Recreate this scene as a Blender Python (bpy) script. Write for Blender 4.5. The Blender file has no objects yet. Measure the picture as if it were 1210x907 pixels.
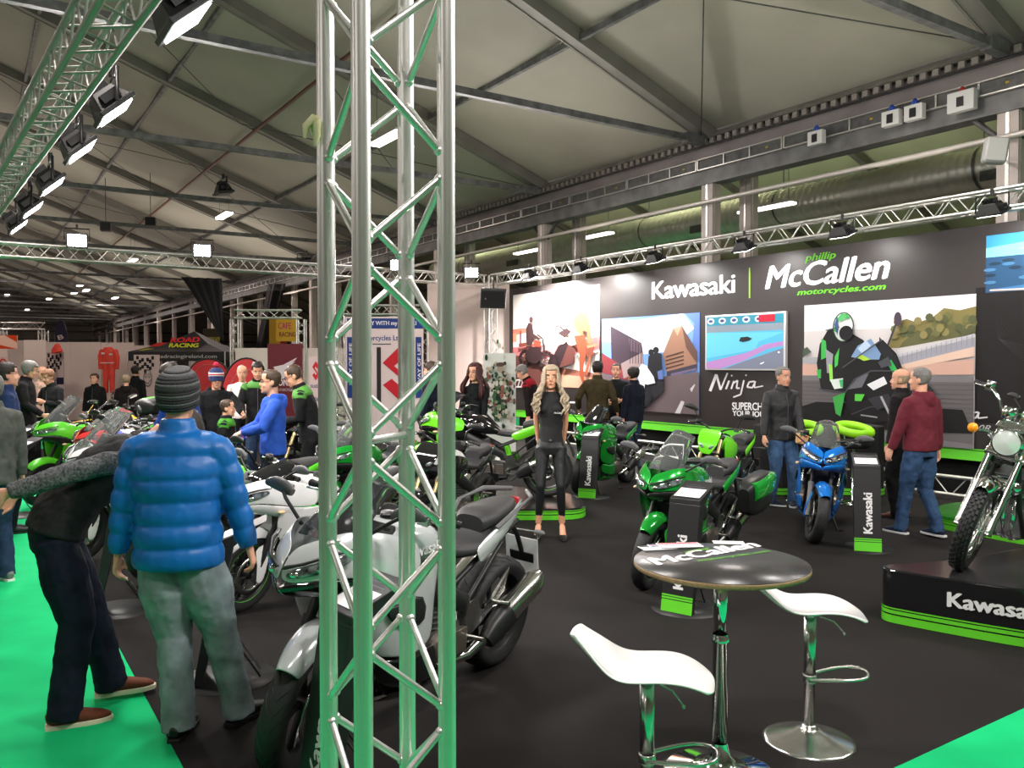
import bpy, bmesh, math, random
import numpy as np
from mathutils import Vector as V, Matrix as M, noise
random.seed(7)
SC = bpy.context.scene; COL = SC.collection
# ---------------------------------------------------------------- camera
F = 980.0; CAMZ = 1.85; PITCH = math.radians(1.43)
cam_d = bpy.data.cameras.new('camera'); cam = bpy.data.objects.new('camera', cam_d); COL.objects.link(cam)
cam_d.sensor_width = 36.0; cam_d.lens = 36.0*F/1210.0; cam_d.clip_start = .05; cam_d.clip_end = 300
cam.location = (0, 0, CAMZ); cam.rotation_euler = (math.pi/2-PITCH, 0, 0); SC.camera = cam
# ---------------------------------------------------------------- world, exposure
w = bpy.data.worlds.new('world'); SC.world = w; w.use_nodes = True
w.node_tree.nodes['Background'].inputs[0].default_value = (1.0, .93, .86, 1)
w.node_tree.nodes['Background'].inputs[1].default_value = .10
SC.view_settings.view_transform = 'Standard'; SC.view_settings.look = 'None'; SC.view_settings.gamma = 1
SC.view_settings.exposure = 0.0
# hall axes: u runs along the display wall away from the camera, v towards the wall
UX, UY = -math.sin(math.radians(33.3)), math.cos(math.radians(33.3))
VX, VY = UY, math.sin(math.radians(33.3))
def H(u, v, z=0.0): return V((UX*u+VX*v, UY*u+VY*v, z))
def ray(px, py):
    a = (px-605)/F; b = (453.5-py)/F; c, s = math.cos(PITCH), math.sin(PITCH)
    y = c+b*s; return V((a/y, 1.0, (b*c-s)/y))
def P(px, py, d): r = ray(px, py); return V((r.x*d, d, CAMZ+r.z*d))
def G(px, py, z=0.0): r = ray(px, py); d = (z-CAMZ)/r.z; return V((r.x*d, d, z))
def PV(px, py, v):                     # point where the sight line meets the plane v = const
    r = ray(px, py); d = v/(VX*r.x+VY); return V((r.x*d, d, CAMZ+r.z*d))
def UZ(px, py, v): p = PV(px, py, v); return (UX*p.x+UY*p.y, p.z)
def UVof(p): return (UX*p.x+UY*p.y, VX*p.x+VY*p.y)
# ---------------------------------------------------------------- lamps
def area(loc, aim, size, power, col=(1, .95, .9), sy=None, spread=180):
    d = bpy.data.lights.new('lamp', 'AREA'); d.energy = power; d.color = col; d.size = size
    if sy: d.shape = 'RECTANGLE'; d.size_y = sy
    d.spread = math.radians(spread)
    o = bpy.data.objects.new('lamp', d); COL.objects.link(o); o.location = loc
    o.rotation_euler = (V(aim)-V(loc)).to_track_quat('-Z', 'Y').to_euler(); return o
HALL = 190; UPL = .30
for u_ in (-1, 7, 15, 25, 37, 52, 70, 90):
    for v_ in (-9, 0.5, 9.0):
        area(H(u_, v_, 6.35), H(u_, v_, 0), 1.3, HALL*(1.0 if u_ < 30 else 2.6), (1, .90, .84) if u_ < 20 else (1, .82, .74), .35)
        area(H(u_, v_, 5.0), H(u_, v_, 20), 6.0, HALL*UPL*(1.0 if u_ < 30 else 3.0), (1, .90, .78), 6.0)  # unseen soft uplight without a fitting, added to brighten the roof fabric
for u_ in (6, 18, 30):
    area(H(u_, 19, 6.0), H(u_, 19, 0), 1.4, 420, (1, .95, .85), .35)
    area(H(u_, 19, 6.3), H(u_, 19, 20), 1.4, 420, (1, .97, .80), .35)  # upward twin, also without a fitting, added for the neighbouring roof
for v_ in (2.4, 5.4, 8.4): area(H(1.6, v_, 3.9), H(7, v_, .6), .5, 110, (1, .95, .92), .3)
# ---------------------------------------------------------------- materials
MATS = {}
def mat(name, col, rough=.5, metal=0.0, noise_amt=0.0, scale=20.0, bump=0.0, coat=0.0, alpha=1.0, trans=0.0, emit=0.0, spec=.5, ior=1.45):
    if name in MATS: return MATS[name]
    m = bpy.data.materials.new(name); m.use_nodes = True; nt = m.node_tree; b = nt.nodes['Principled BSDF']
    def s(k, v):
        if k in b.inputs: b.inputs[k].default_value = v
    c4 = (*col, 1); s('Base Color', c4); s('Roughness', rough); s('Metallic', metal); s('Coat Weight', coat); s('Coat Roughness', .05)
    s('Alpha', alpha); s('Transmission Weight', trans); s('Specular IOR Level', spec); s('IOR', ior)
    if emit: s('Emission Color', c4); s('Emission Strength', emit)
    if noise_amt or bump:
        tc = nt.nodes.new('ShaderNodeTexCoord'); n = nt.nodes.new('ShaderNodeTexNoise'); n.inputs['Scale'].default_value = scale
        n.inputs['Detail'].default_value = 5; nt.links.new(tc.outputs['Object'], n.inputs['Vector'])
        if noise_amt:
            r = nt.nodes.new('ShaderNodeValToRGB'); r.color_ramp.elements[0].position = .3; r.color_ramp.elements[1].position = .7
            r.color_ramp.elements[0].color = (*[x*(1-noise_amt) for x in col], 1); r.color_ramp.elements[1].color = (*[min(1, x*(1+noise_amt)) for x in col], 1)
            nt.links.new(n.outputs['Fac'], r.inputs['Fac']); nt.links.new(r.outputs['Color'], b.inputs['Base Color'])
        if bump:
            bp = nt.nodes.new('ShaderNodeBump'); bp.inputs['Strength'].default_value = bump; bp.inputs['Distance'].default_value = .01
            nt.links.new(n.outputs['Fac'], bp.inputs['Height']); nt.links.new(bp.outputs['Normal'], b.inputs['Normal'])
    MATS[name] = m; return m
def sr(r, g, b): return tuple(((x/255)/12.92 if x <= 10 else (((x/255)+.055)/1.055)**2.4) for x in (r, g, b))
def flat(r, g, b, rough=.55, emit=0): return mat('print_%d_%d_%d_%d' % (r, g, b, int(emit*10)), tuple(.8*c for c in sr(r, g, b)), rough, spec=.3, emit=emit)
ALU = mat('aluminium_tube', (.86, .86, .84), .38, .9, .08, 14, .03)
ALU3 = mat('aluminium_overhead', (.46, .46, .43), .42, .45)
ALU2 = mat('aluminium_far', (.74, .73, .70), .35, .9)
STEEL = mat('galvanised_steel', (.30, .30, .29), .45, .7, .25, 6, .05)
STEELD = mat('dark_steel', (.10, .10, .10), .5, .5, .3, 8)
BLK = mat('black_plastic', (.012, .012, .013), .42)
BLKG = mat('gloss_black', (.008, .008, .009), .08, coat=1)
BLKM = mat('matt_black', (.012, .012, .013), .75, 0, .3, 60, .1, spec=.3)
RUB = mat('tyre_rubber', (.016, .016, .017), .62, 0, .25, 40, .1)
SEATM = mat('seat_vinyl', (.028, .028, .03), .5, 0, .15, 200, .15)
GREYP = mat('grey_plastic', (.09, .09, .095), .4)
CHR = mat('chrome', (.9, .9, .9), .06, 1.0)
SAT = mat('satin_steel', (.66, .65, .63), .22, 1.0, .08, 30)
ALUD = mat('cast_aluminium', (.17, .17, .17), .4, .8)
GREEN = mat('lime_green', (.10, .60, .02), .3, coat=.6)
KGREEN = mat('metallic_green', (.010, .36, .035), .18, .35, coat=1)
LIME = mat('vivid_lime', (.16, .72, .02), .25, coat=.8)
WHT = mat('white_plastic', (.82, .82, .81), .25, coat=.5)
PAPER = mat('white_paper', (.80, .80, .82), .5)
GLASSM = mat('clear_screen', (.80, .84, .84), .04, 0, trans=.93, ior=1.08)
SMOKE = mat('smoked_screen', (.25, .26, .27), .05, 0, trans=.9, ior=1.1)
LENS = mat('headlight_lens', (.30, .32, .34), .08, .6, .95, 28, coat=1)
AMBER = mat('amber_lens', (.9, .28, .01), .12, coat=1)
REDM = mat('red_plastic', (.55, .02, .02), .3)
GOLD = mat('gold_disc', (.5, .4, .2), .3, .9)
LAMPW = mat('lit_lens', (1, .97, .93), .3, emit=14)
TUBE = mat('lit_tube', (1, .9, .8), .3, emit=5)
# ---------------------------------------------------------------- mesh builder
class MB:
    def __init__(s): s.v = []; s.f = []; s.m = []; s.sm = []; s.T = M.Identity(4); s.mi = 0
    def add(s, vs, fs, sm=True):
        b = len(s.v); s.v += [tuple(s.T @ V(p)) for p in vs]; s.f += [tuple(b+i for i in f) for f in fs]; s.m += [s.mi]*len(fs); s.sm += [sm]*len(fs); return s
    def box(s, c, d, R=None):
        x, y, z = d[0]/2, d[1]/2, d[2]/2; R = R or M.Identity(3); c = V(c)
        vs = [c+R @ V((i*x, j*y, k*z)) for i in (-1, 1) for j in (-1, 1) for k in (-1, 1)]
        return s.add(vs, [(0, 1, 3, 2), (4, 6, 7, 5), (0, 4, 5, 1), (2, 3, 7, 6), (0, 2, 6, 4), (1, 5, 7, 3)], False)
    def hexa(s, p):    # 8 points: bottom ring 4, top ring 4
        return s.add(p, [(3, 2, 1, 0), (4, 5, 6, 7), (0, 1, 5, 4), (1, 2, 6, 5), (2, 3, 7, 6), (3, 0, 4, 7)], False)
    def rings(s, rings, cap=True, sm=True, close=True):
        n = len(rings[0]); vs = [p for r in rings for p in r]; fs = []
        for i in range(len(rings)-1):
            for j in range(n if close else n-1):
                k = (j+1) % n; fs.append((i*n+j, i*n+k, (i+1)*n+k, (i+1)*n+j))
        s.add(vs, fs, sm)
        if cap and close:
            s.add(rings[0], [tuple(range(n-1, -1, -1))], False); s.add(rings[-1], [tuple(range(n))], False)
        return s
    def sweep(s, pts, rad, n=10, ref=(1, 0, 0), cap=True, close=False, power=1.0):
        pts = [V(p) for p in pts]; N = len(pts)
        if not isinstance(rad, (list, tuple)): rad = [rad]*N
        rings = []; ref = V(ref)
        for i, p in enumerate(pts):
            a = pts[(i-1) % N] if (close or i > 0) else p; b = pts[(i+1) % N] if (close or i < N-1) else p
            t = (b-a).normalized()
            x = ref-t*ref.dot(t)
            if x.length < .05: x = V((0, 1, 0))-t*t.y if abs(t.y) < .9 else V((0, 0, 1))-t*t.z
            x.normalize(); y = t.cross(x)
            r = rad[i]; rx, ry = r if isinstance(r, (list, tuple)) else (r, r)
            rr = []
            for k in range(n):
                ca, sa = math.cos(2*math.pi*k/n), math.sin(2*math.pi*k/n)
                if power != 1: ca = math.copysign(abs(ca)**power, ca); sa = math.copysign(abs(sa)**power, sa)
                rr.append(p+x*(rx*ca)+y*(ry*sa))
            rings.append(rr)
        if close: rings.append(rings[0])
        return s.rings(rings, cap and not close)
    def tube(s, a, b, r, n=10, r2=None): return s.sweep([a, b], [r, r2 if r2 is not None else r], n, ref=(.31, .17, .93))
    def path(s, pts, r, n=8): return s.sweep(pts, r, n, ref=(.31, .17, .93))
    def lathe(s, prof, n=24, c=(0, 0, 0), axis='z', cap=False):
        c = V(c); rings = []
        for r, h in prof:
            rg = []
            for k in range(n):
                a = 2*math.pi*k/n; q = (r*math.cos(a), r*math.sin(a))
                rg.append(c+(V((q[0], q[1], h)) if axis == 'z' else V((q[0], h, q[1])) if axis == 'y' else V((h, q[0], q[1]))))
            rings.append(rg)
        return s.rings(rings, cap)
    def ball(s, c, r, n=12, m=8):
        r = r if isinstance(r, (list, tuple)) else (r, r, r); c = V(c); rings = []
        for i in range(m+1):
            a = math.pi*i/m-math.pi/2; ca = max(math.cos(a), 1e-3)
            rings.append([c+V((r[0]*ca*math.cos(2*math.pi*k/n), r[1]*ca*math.sin(2*math.pi*k/n), r[2]*math.sin(a))) for k in range(n)])
        return s.rings(rings)
    def prism(s, poly, d):     # poly: 3D points, extruded by vector d
        n = len(poly); poly = [V(p) for p in poly]; d = V(d)
        return s.add(poly+[p+d for p in poly], [tuple(range(n-1, -1, -1)), tuple(range(n, 2*n))]+[(i, (i+1) % n, n+(i+1) % n, n+i) for i in range(n)], False)
    def poly(s, pts): return s.add(pts, [tuple(range(len(pts)))], False)
    def grid(s, rows):
        n = len(rows[0]); return s.add([p for r in rows for p in r], [(i*n+j, i*n+j+1, (i+1)*n+j+1, (i+1)*n+j) for i in range(len(rows)-1) for j in range(n-1)])
    def build(s, name, mats, parent=None, mods=None, smooth=True, loc=None):
        me = bpy.data.meshes.new(name); me.from_pydata(s.v, [], s.f)
        if not isinstance(mats, (list, tuple)): mats = [mats]
        for m in mats: me.materials.append(m)
        me.polygons.foreach_set('material_index', s.m); me.polygons.foreach_set('use_smooth', s.sm if smooth else [False]*len(s.f)); me.update()
        bm = bmesh.new(); bm.from_mesh(me); bmesh.ops.recalc_face_normals(bm, faces=bm.faces); bm.to_mesh(me); bm.free()
        o = bpy.data.objects.new(name, me); COL.objects.link(o)
        if parent is not None:
            o.parent = parent
            if loc == 'world': o.location = -parent.location
        for k, kw in (mods or []):
            md = o.modifiers.new(k, k)
            for a, b in kw.items(): setattr(md, a, b)
        return o
SUB = lambda l=1: ('SUBSURF', dict(levels=l, render_levels=l))
SOL = lambda t=.004, o=0: ('SOLIDIFY', dict(thickness=t, offset=o))
BEV = lambda wd=.004, sg=2: ('BEVEL', dict(width=wd, segments=sg, limit_method='ANGLE'))
def tag(o, label=None, cat=None, group=None, kind=None):
    if label: o['label'] = label
    if cat: o['category'] = cat
    if group: o['group'] = group
    if kind: o['kind'] = kind
    return o
def thing(name, loc, label, cat, rz=0.0, group=None, lean=0.0):
    o = bpy.data.objects.new(name, None); COL.objects.link(o); o.location = loc; o.empty_display_size = .1
    o.rotation_euler = (lean, 0, rz); return tag(o, label, cat, group)
def struct(mb, name, mats, mods=None): return tag(mb.build(name, mats, mods=mods), kind='structure')
def link_copy(mesh, name, parent, loc, q, scale):
    o = bpy.data.objects.new(name, mesh); COL.objects.link(o); o.parent = parent; o.location = loc; o.rotation_mode = 'QUATERNION'; o.rotation_quaternion = q; o.scale = scale; return o
def copy_tree(o, parent=None):
    c = o.copy(); COL.objects.link(c)
    if parent: c.parent = parent
    for ch in list(o.children): copy_tree(ch, c)
    return c
# unit rod along z, for truss braces
_rods = {}
def rod_mesh(material, n=8):
    k = material.name
    if k not in _rods:
        t = MB().tube((0, 0, 0), (0, 0, 1), 1.0, n); o = t.build('brace', material); _rods[k] = o.data; bpy.data.objects.remove(o)
    return _rods[k]
def rod(parent, a, b, r, material, name='brace'):
    a, b = V(a), V(b); d = b-a; q = V((0, 0, 1)).rotation_difference(d.normalized())
    return link_copy(rod_mesh(material), name, parent, a-parent.location, q, (r, r, d.length))
# text -> flat mesh mapped on origin + x*ux + y*uy
def text(mb, s, org, ux, uy, bold=0.0, shear=0.0, lift=(0, 0, 0), space=1.0):
    c = bpy.data.curves.new('t', 'FONT'); c.body = s; c.offset = 0; c.shear = shear; c.space_character = space; c.resolution_u = 3
    o = bpy.data.objects.new('t', c); me = bpy.data.meshes.new_from_object(o)
    vs = [v.co.copy() for v in me.vertices]; fs = [tuple(p.vertices) for p in me.polygons]
    x0 = min(v.x for v in vs); x1 = max(v.x for v in vs); y0 = min(v.y for v in vs); y1 = max(v.y for v in vs)
    org, ux, uy, lift = V(org), V(ux), V(uy), V(lift)
    k = max(0, bold-.004)*1.0; nrm = ux.cross(uy).normalized()*.00012
    for i, (dx, dy) in enumerate(((0, 0), (k, 0), (-k, 0), (k*.5, k*.6), (-k*.5, -k*.6)) if k else ((0, 0),)):
        mb.add([org+ux*((v.x+dx-x0+k)/(x1-x0+2*k))+uy*((v.y+dy-y0+k*.6)/(y1-y0+1.2*k))+lift+nrm*i for v in vs], fs, False)
    bpy.data.objects.remove(o); bpy.data.curves.remove(c); bpy.data.meshes.remove(me)
# ================================================================ STRUCTURE
FLC = mat("black_carpet", (.014, .0122, .0118), .95, 0, .12, 1.2, .15, spec=.2)
GRC = mat('green_carpet', (.004, .46, .155), .92, 0, .08, 3, .15, spec=.2)
CONC = mat('hall_floor', (.10, .085, .08), .7, 0, .2, 2)
FAB = mat('roof_fabric', (.36, .345, .29), .7, 0, .16, .35)
def quadH(mb, pts): return mb.poly([H(*p) for p in pts])
mb = MB(); quadH(mb, [(-12, -30, 0), (120, -30, 0), (120, 45, 0), (-12, 45, 0)]); struct(mb, 'floor', CONC)
mb = MB()
for a, b_, c, d_ in ((2.17, 20.5, -2.6, .80), (-6, 2.17, -2.6, 30), (20.5, 23.2, -2.6, 30)): mb.prism([H(a, c, 0), H(b_, c, 0), H(b_, d_, 0), H(a, d_, 0)], (0, 0, .005))
tag(mb.build('floor_green_carpet', GRC), kind='structure')
# black stand carpet: a thin sheet on the green floor
U0, V0, U1 = 2.17, .80, 20.5
mb = MB(); mb.prism([H(U0, V0, 0), H(U0, 12.3, 0), H(U1, 12.3, 0), H(U1, V0, 0)], (0, 0, .006))
tag(mb.build('floor_carpet', FLC), kind='structure')
RID, EZ, EV, SL = -7.4, 6.5, 12.8, .36
def roofz(v): return EZ+SL*(EV-v) if v > RID else EZ+SL*(EV-RID)-SL*(RID-v)
mb = MB(); ua, ub = -12, 112
for k in range(21):          # one fabric panel per bay, slightly sagging
    a = -11.4+k*5.86; b = a+5.86
    rows = []
    for i in range(9):
        v = EV+(RID-EV)*i/8
        rows.append([H(a+(b-a)*j/6, v, roofz(v)+.12-.22*math.sin(math.pi*j/6)*math.sin(math.pi*min(1, i/8+.06))) for j in range(7)])
    mb.grid(rows)
    mb.grid([[H(a, RID, roofz(RID)+.1), H(b, RID, roofz(RID)+.1)], [H(a, -28, EZ+.1), H(b, -28, EZ+.1)]])
struct(mb, 'ceiling', FAB)
mb = MB()
for a, b, z0, z1 in ((14, 24, EZ, 10.1), (24, 34, 10.1, EZ)):
    for k in range(21):
        u = -11.4+k*5.86
        mb.grid([[H(u+5.86*j/4, a+(b-a)*i/4, z0+(z1-z0)*i/4+.1-.12*math.sin(math.pi*j/4)) for j in range(5)] for i in range(5)])
struct(mb, 'ceiling_neighbour', mat('roof_fabric_side', (.58, .60, .42), .7, 0, .12, .4))
WF = mat('wall_fabric', (.42, .38, .34), .8, 0, .1, .5)
mb = MB(); quadH(mb, [(112, -28, 0), (112, 34, 0), (112, 34, 14), (112, -28, 14)]); struct(mb, 'wall_far', WF)
mb = MB(); quadH(mb, [(-12, 34, 0), (112, 34, 0), (112, 34, 6.6), (-12, 34, 6.6)]); struct(mb, 'wall_right', WF)
mb = MB(); quadH(mb, [(-12, -28, 0), (112, -28, 0), (112, -28, 6.6), (-12, -28, 6.6)]); struct(mb, 'wall_left', WF)
mb = MB(); quadH(mb, [(-12, -28, 0), (-12, 34, 0), (-12, 34, 14), (-12, -28, 14)]); struct(mb, 'wall_near', WF)
# frames: columns, rafters, ties
COLM = mat('column_paint', (.46, .40, .37), .55, 0, .08, 3)
RAFM = mat('rafter_aluminium', (.21, .20, .18), .55, .2, .12, 2)
TIEM = mat('tie_steel', (.16, .16, .165), .55, .3, .4, 5)
Rh = M(((UX, VX, 0), (UY, VY, 0), (0, 0, 1)))
Rh3 = Rh.to_3x3() if len(Rh) == 4 else Rh
FR = [6.19+5.86*k for k in range(-2, 19)]
for i, u in enumerate(FR):
    for v in (EV, 13.94):
        mb = MB(); mb.box(H(u, v, 3.15), (.30, .24, 6.3), Rh3)
        mb.mi = 1; mb.box(H(u+.155, v-.06, 3.15), (.012, .025, 6.3), Rh3); mb.box(H(u-.155, v-.06, 3.15), (.012, .025, 6.3), Rh3); mb.box(H(u, v-.125, 3.15), (.05, .012, 6.3), Rh3)
        struct(mb, 'column', [COLM, ALU2])
    mb = MB()
    d = V((VX, VY, 0)); 
    for (v0, v1) in ((EV+.1, RID), (RID, -28)):
        z0, z1 = roofz(v0)-.16, roofz(v1)-.16
        for s in (-.13, .13): mb.prism([H(u+s-.02, v0, z0), H(u+s+.02, v0, z0), H(u+s+.02, v0, z0+.26), H(u+s-.02, v0, z0+.26)], H(u, v1, z1)-H(u, v0, z0))
        mb.prism([H(u-.13, v0, z0+.02), H(u+.13, v0, z0+.02), H(u+.13, v0, z0+.05), H(u-.13, v0, z0+.05)], H(u, v1, z1)-H(u, v0, z0))
    for (v0, v1, z0, z1) in ((14, 24, 6.4, 10.0), (24, 34, 10.0, 6.4)):
        mb.prism([H(u-.12, v0, z0-.14), H(u+.12, v0, z0-.14), H(u+.12, v0, z0+.06), H(u-.12, v0, z0+.06)], H(u, v1, z1)-H(u, v0, z0))
    struct(mb, 'beam_rafter', RAFM)
    mb = MB(); mb.prism([H(u-.06, 12.3, 6.30), H(u+.06, 12.3, 6.30), H(u+.06, 12.3, 6.42), H(u-.06, 12.3, 6.42)], H(u, -25, 6.36)-H(u, 12.3, 6.36))
    mb.box(H(u, 12.3, 6.36), (.16, .5, .2), Rh3)
    struct(mb, 'beam_tie', TIEM)
    mb = MB()   # knee braces at the columns
    for s in (-1, 1): mb.tube(H(u, EV, 5.0), H(u+s*.75, EV, 5.72), .045, 6)
    if i % 2 == 0: struct(mb, 'brace_knee', STEELD)
# purlins and wire bracing
for v in (9.3, 4.6, 1.6, -2):
    mb = MB(); z = roofz(v)-.02; mb.prism([H(-12, v-.04, z-.10), H(-12, v+.04, z-.10), H(-12, v+.04, z+.02), H(-12, v-.04, z+.02)], H(110, v, 0)-H(-12, v, 0)); struct(mb, 'beam_purlin', TIEM)
mb = MB(); z = roofz(6.9)-.2; mb.tube(H(-12, 6.9, z), H(110, 6.9, z), .045, 6); struct(mb, 'pipe_sprinkler', mat('red_brown_pipe', (.16, .06, .045), .5))
wr = MB()
for i in range(0, 20, 2):
    u = FR[i]
    for k, (va, vb) in enumerate(((12.5, 6.5), (6.5, 0.5), (.5, -5))):
        wr.tube(H(u, va, roofz(va)-.2), H(u+5.86, vb, roofz(vb)-.2), .012, 5); wr.tube(H(u+5.86, va, roofz(va)-.2), H(u, vb, roofz(vb)-.2), .012, 5)
struct(wr, 'trim_wire_bracing', STEELD)
# eave: gutter channel, ribbed strip, fascia, lower beam, conduit rail, pipes
mb = MB(); mb.prism([H(-12, 12.95, 6.22), H(-12, 13.1, 6.22), H(-12, 13.1, 6.62), H(-12, 12.95, 6.62)], H(110, 0, 0)-H(-12, 0, 0)); struct(mb, 'beam_eave', mat('eave_metal', (.30, .27, .26), .45, .5, .3, 2))
mb = MB(); mb.prism([H(-12, 12.55, 6.40), H(-12, 12.62, 6.40), H(-12, 12.95, 6.56), H(-12, 12.9, 6.62)], H(110, 0, 0)-H(-12, 0, 0))
mb.mi = 1
for k in range(420): u = -6+k*.2; mb.box(H(u, 12.56, 6.33), (.10, .06, .10), Rh3)
struct(mb, 'trim_gutter', [mat('gutter_metal', (.40, .38, .35), .4, .6, .4, 3), mat('rib_metal', (.34, .31, .29), .45, .5)])
mb = MB(); mb.prism([H(-12, 12.66, 6.0), H(-12, 12.7, 6.0), H(-12, 12.7, 6.36), H(-12, 12.66, 6.36)], H(110, 0, 0)-H(-12, 0, 0)); struct(mb, 'beam_fascia', mat('fascia_grey', (.24, .21, .21), .5, .3, .2, 1.5))
mb = MB(); mb.prism([H(-12, 12.64, 5.50), H(-12, 12.96, 5.50), H(-12, 12.96, 5.80), H(-12, 12.64, 5.80)], H(110, 0, 0)-H(-12, 0, 0)); struct(mb, 'beam_lower', mat('lower_beam', (.15, .15, .15), .5, .4, .3, 3))
mb = MB(); mb.tube(H(-12, 12.58, 5.12), H(110, 12.58, 5.12), .045, 8); struct(mb, 'pipe_white', mat('white_pipe', (.6, .56, .52), .35, .3))
mb = MB(); mb.tube(H(-12, 12.5, 6.22), H(110, 12.5, 6.22), .022, 6); struct(mb, 'pipe_cable', BLK)
# conduit rail: a run of cable trays with grille panels
t = thing('cable_trunking', H(2.5, 12.58, 5.75), 'long cable trunking with dark grille panels fixed below the roof eave', 'trunking')
for k in range(26):
    u0 = 1.5+k*2.15; gap = .05
    b = MB()
    for z in (5.79, 6.0): b.box(H(u0+1.05, 12.58, z), (2.1, .05, .02), Rh3)
    for du in (0, .75, 1.4, 2.1): b.box(H(u0+du, 12.58, 5.895), (.03, .05, .21), Rh3)
    b.build('frame', ALU2, t, loc='world')
    for du, l in ((.375, .7), (1.075, .6), (1.75, .64)):
        b = MB(); b.box(H(u0+du, 12.59, 5.895), (l, .03, .17), Rh3); b.build('grille_panel', STEELD, t, loc='world')
    b = MB(); b.box(H(u0+.35, 12.57, 5.895), (.05, .01, .03), Rh3); b.build('warning_sticker', flat(200, 170, 40), t, loc='world')
for px, py, big in ((1054, 140, 0), (1081, 133, 0), (1137, 120, 1), (965, 163, 0)):
    p = PV(px, py, 12.44)
    t = thing('socket_box', p, {1054: 'grey power socket box with blue plug, left of the pair on the eave trunking', 1081: 'grey power socket box with blue plug, right of the pair on the eave trunking', 1137: 'largest grey socket box with red plug on top, by the right column', 965: 'small grey socket box below the eave, nearest the middle column'}[px], 'socket box', rz=math.radians(123.3))
    b = MB(); b.box((0, 0, 0), (.30+.1*big, .12, .24+.06*big)); b.build('housing', mat('socket_grey', (.55, .55, .54), .5), t, [BEV(.01)])
    b = MB(); b.box((0, .065, -.01), (.1, .02, .14)); b.box((.0, -.065, -.01), (.12, .02, .15)); b.build('socket_cover', BLK, t)
    b = MB().lathe([(0.001, .10), (.055, .10), (.055, .16), (.02, .22), (.001, .22)], 10, (0, 0, .0)); b.build('plug', mat('plug_red', (.4, .04, .03), .4) if big else mat('plug_blue', (.02, .06, .35), .4), t)
# big spiral duct in the neighbouring hall
t = thing('ventilation_duct', H(30, 17.5, 5.0), 'long spiral silver ventilation duct hanging in the neighbouring hall', 'duct')
rings = []
for k in range(0, 680): u = -8+k*.06; r = .43+(.022 if k % 3 == 0 else 0); rings.append([H(u, 17.5+r*math.cos(a*math.pi/10), 5.85+r*math.sin(a*math.pi/10)) for a in range(20)])
MB().rings(rings).build('duct_shell', mat('duct_metal', (.50, .49, .44), .38, .6, .1, 6), t, loc='world')
for u in (4, 9, 14, 19, 24, 30):
    b = MB().tube(H(u, 17.5, 6.2), H(u, 17.5, 7.7), .012, 5); b.rings([[H(u+s, 17.5+r*math.cos(a*math.pi/10), 5.85+r*math.sin(a*math.pi/10)) for a in range(20)] for s, r in ((-.03, .45), (.03, .45))], False); b.build('hanger_strap', STEELD, t, loc='world')
for u in (8.5, 16.5, 26):
    b = MB().box(H(u, 17.08, 5.6), (.7, .06, .2), Rh3); b.build('grille', STEELD, t, loc='world')
# luminaires that show
def luminaire(px, py, z, label, L=1.25, d=None, w=.22, group=None):
    p = G(px, py, z) if d is None else P(px, py, d)
    t = thing('ceiling_light', p, label, 'light', rz=math.radians(123.3), group=group)
    MB().box((0, 0, .05), (L, w+.04, .05)).build('housing', ALU2, t); MB().box((0, 0, .0), (L-.04, w, .05)).build('tube_cover', TUBE, t, [BEV(.015)])
    MB().tube((-L*.4, 0, .07), (-L*.4, 0, 1.2), .006, 4).tube((L*.4, 0, .07), (L*.4, 0, 1.2), .006, 4).build('hanging_wire', STEELD, t)
luminaire(458, 164, 6.2, 'lit tube light seen behind the front truss column'); luminaire(265, 255, 6.2, 'lit tube light, nearest on the ceiling left of the truss column')
luminaire(157, 308, 6.2, 'lit tube light just under the cross truss between its two left spotlights')
for i, (px, py) in enumerate(((95, 337), (102, 343), (88, 346), (58, 353), (32, 366), (136, 352), (8, 349))): luminaire(px, py, 6.4, 'small far lit tube light hanging under the distant roof', 1.4, w=.3, group='far tube lights')
for px, py, d, lab in ((905, 246, 19.5, 'lit tube light in the next hall right of the middle column'), (625, 297, 27, 'lit tube light in the next hall left of the middle columns'), (702, 279, 24, 'pale tube light in the next hall beyond the paired columns')): luminaire(px, py, 0, lab, 1.6, d)
# ================================================================ TRUSSES
def box_truss(name, A, B, S, side, up, label, period=.47, rt=.025, rb=.009, m=ALU, mb_=None, flatladder=False, stuff=False):
    """square truss from A to B, chords at the corners of a square of side S"""
    A, B, side, up = V(A), V(B), V(side).normalized(), V(up).normalized()
    t = thing(name, A, label, 'truss'); L = (B-A).length; ax = (B-A)/L; h = S/2
    cs = [side*a*h+up*b*h for a, b in ((-1, -1), (1, -1), (1, 1), (-1, 1))] if not flatladder else [up*-h, up*h]
    for c in cs: rod(t, A+c, B+c, rt, m, 'chord')
    faces = [(0, 1), (1, 2), (2, 3), (3, 0)] if not flatladder else [(0, 1)]
    n = int(L/period); per = L/n; st = MB()
    for fi, (a, b) in enumerate(faces):
        for k in range(n):
            pa = cs[a]; pb = cs[b]
            if fi % 2: pa, pb = pb, pa
            for q0, q1, s0, s1 in ((k*per, (k+.5)*per, pa, pb), ((k+.5)*per, (k+1)*per, pb, pa)):
                p, q = A+ax*(q0+.02)+s0, A+ax*(q1-.02)+s1
                if stuff: st.tube(p, q, rb, 5)
                else: rod(t, p, q, rb, mb_ or m)
    if stuff: tag(st.build('bracing', mb_ or m, t, loc='world'), kind='stuff')
    return t
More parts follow.
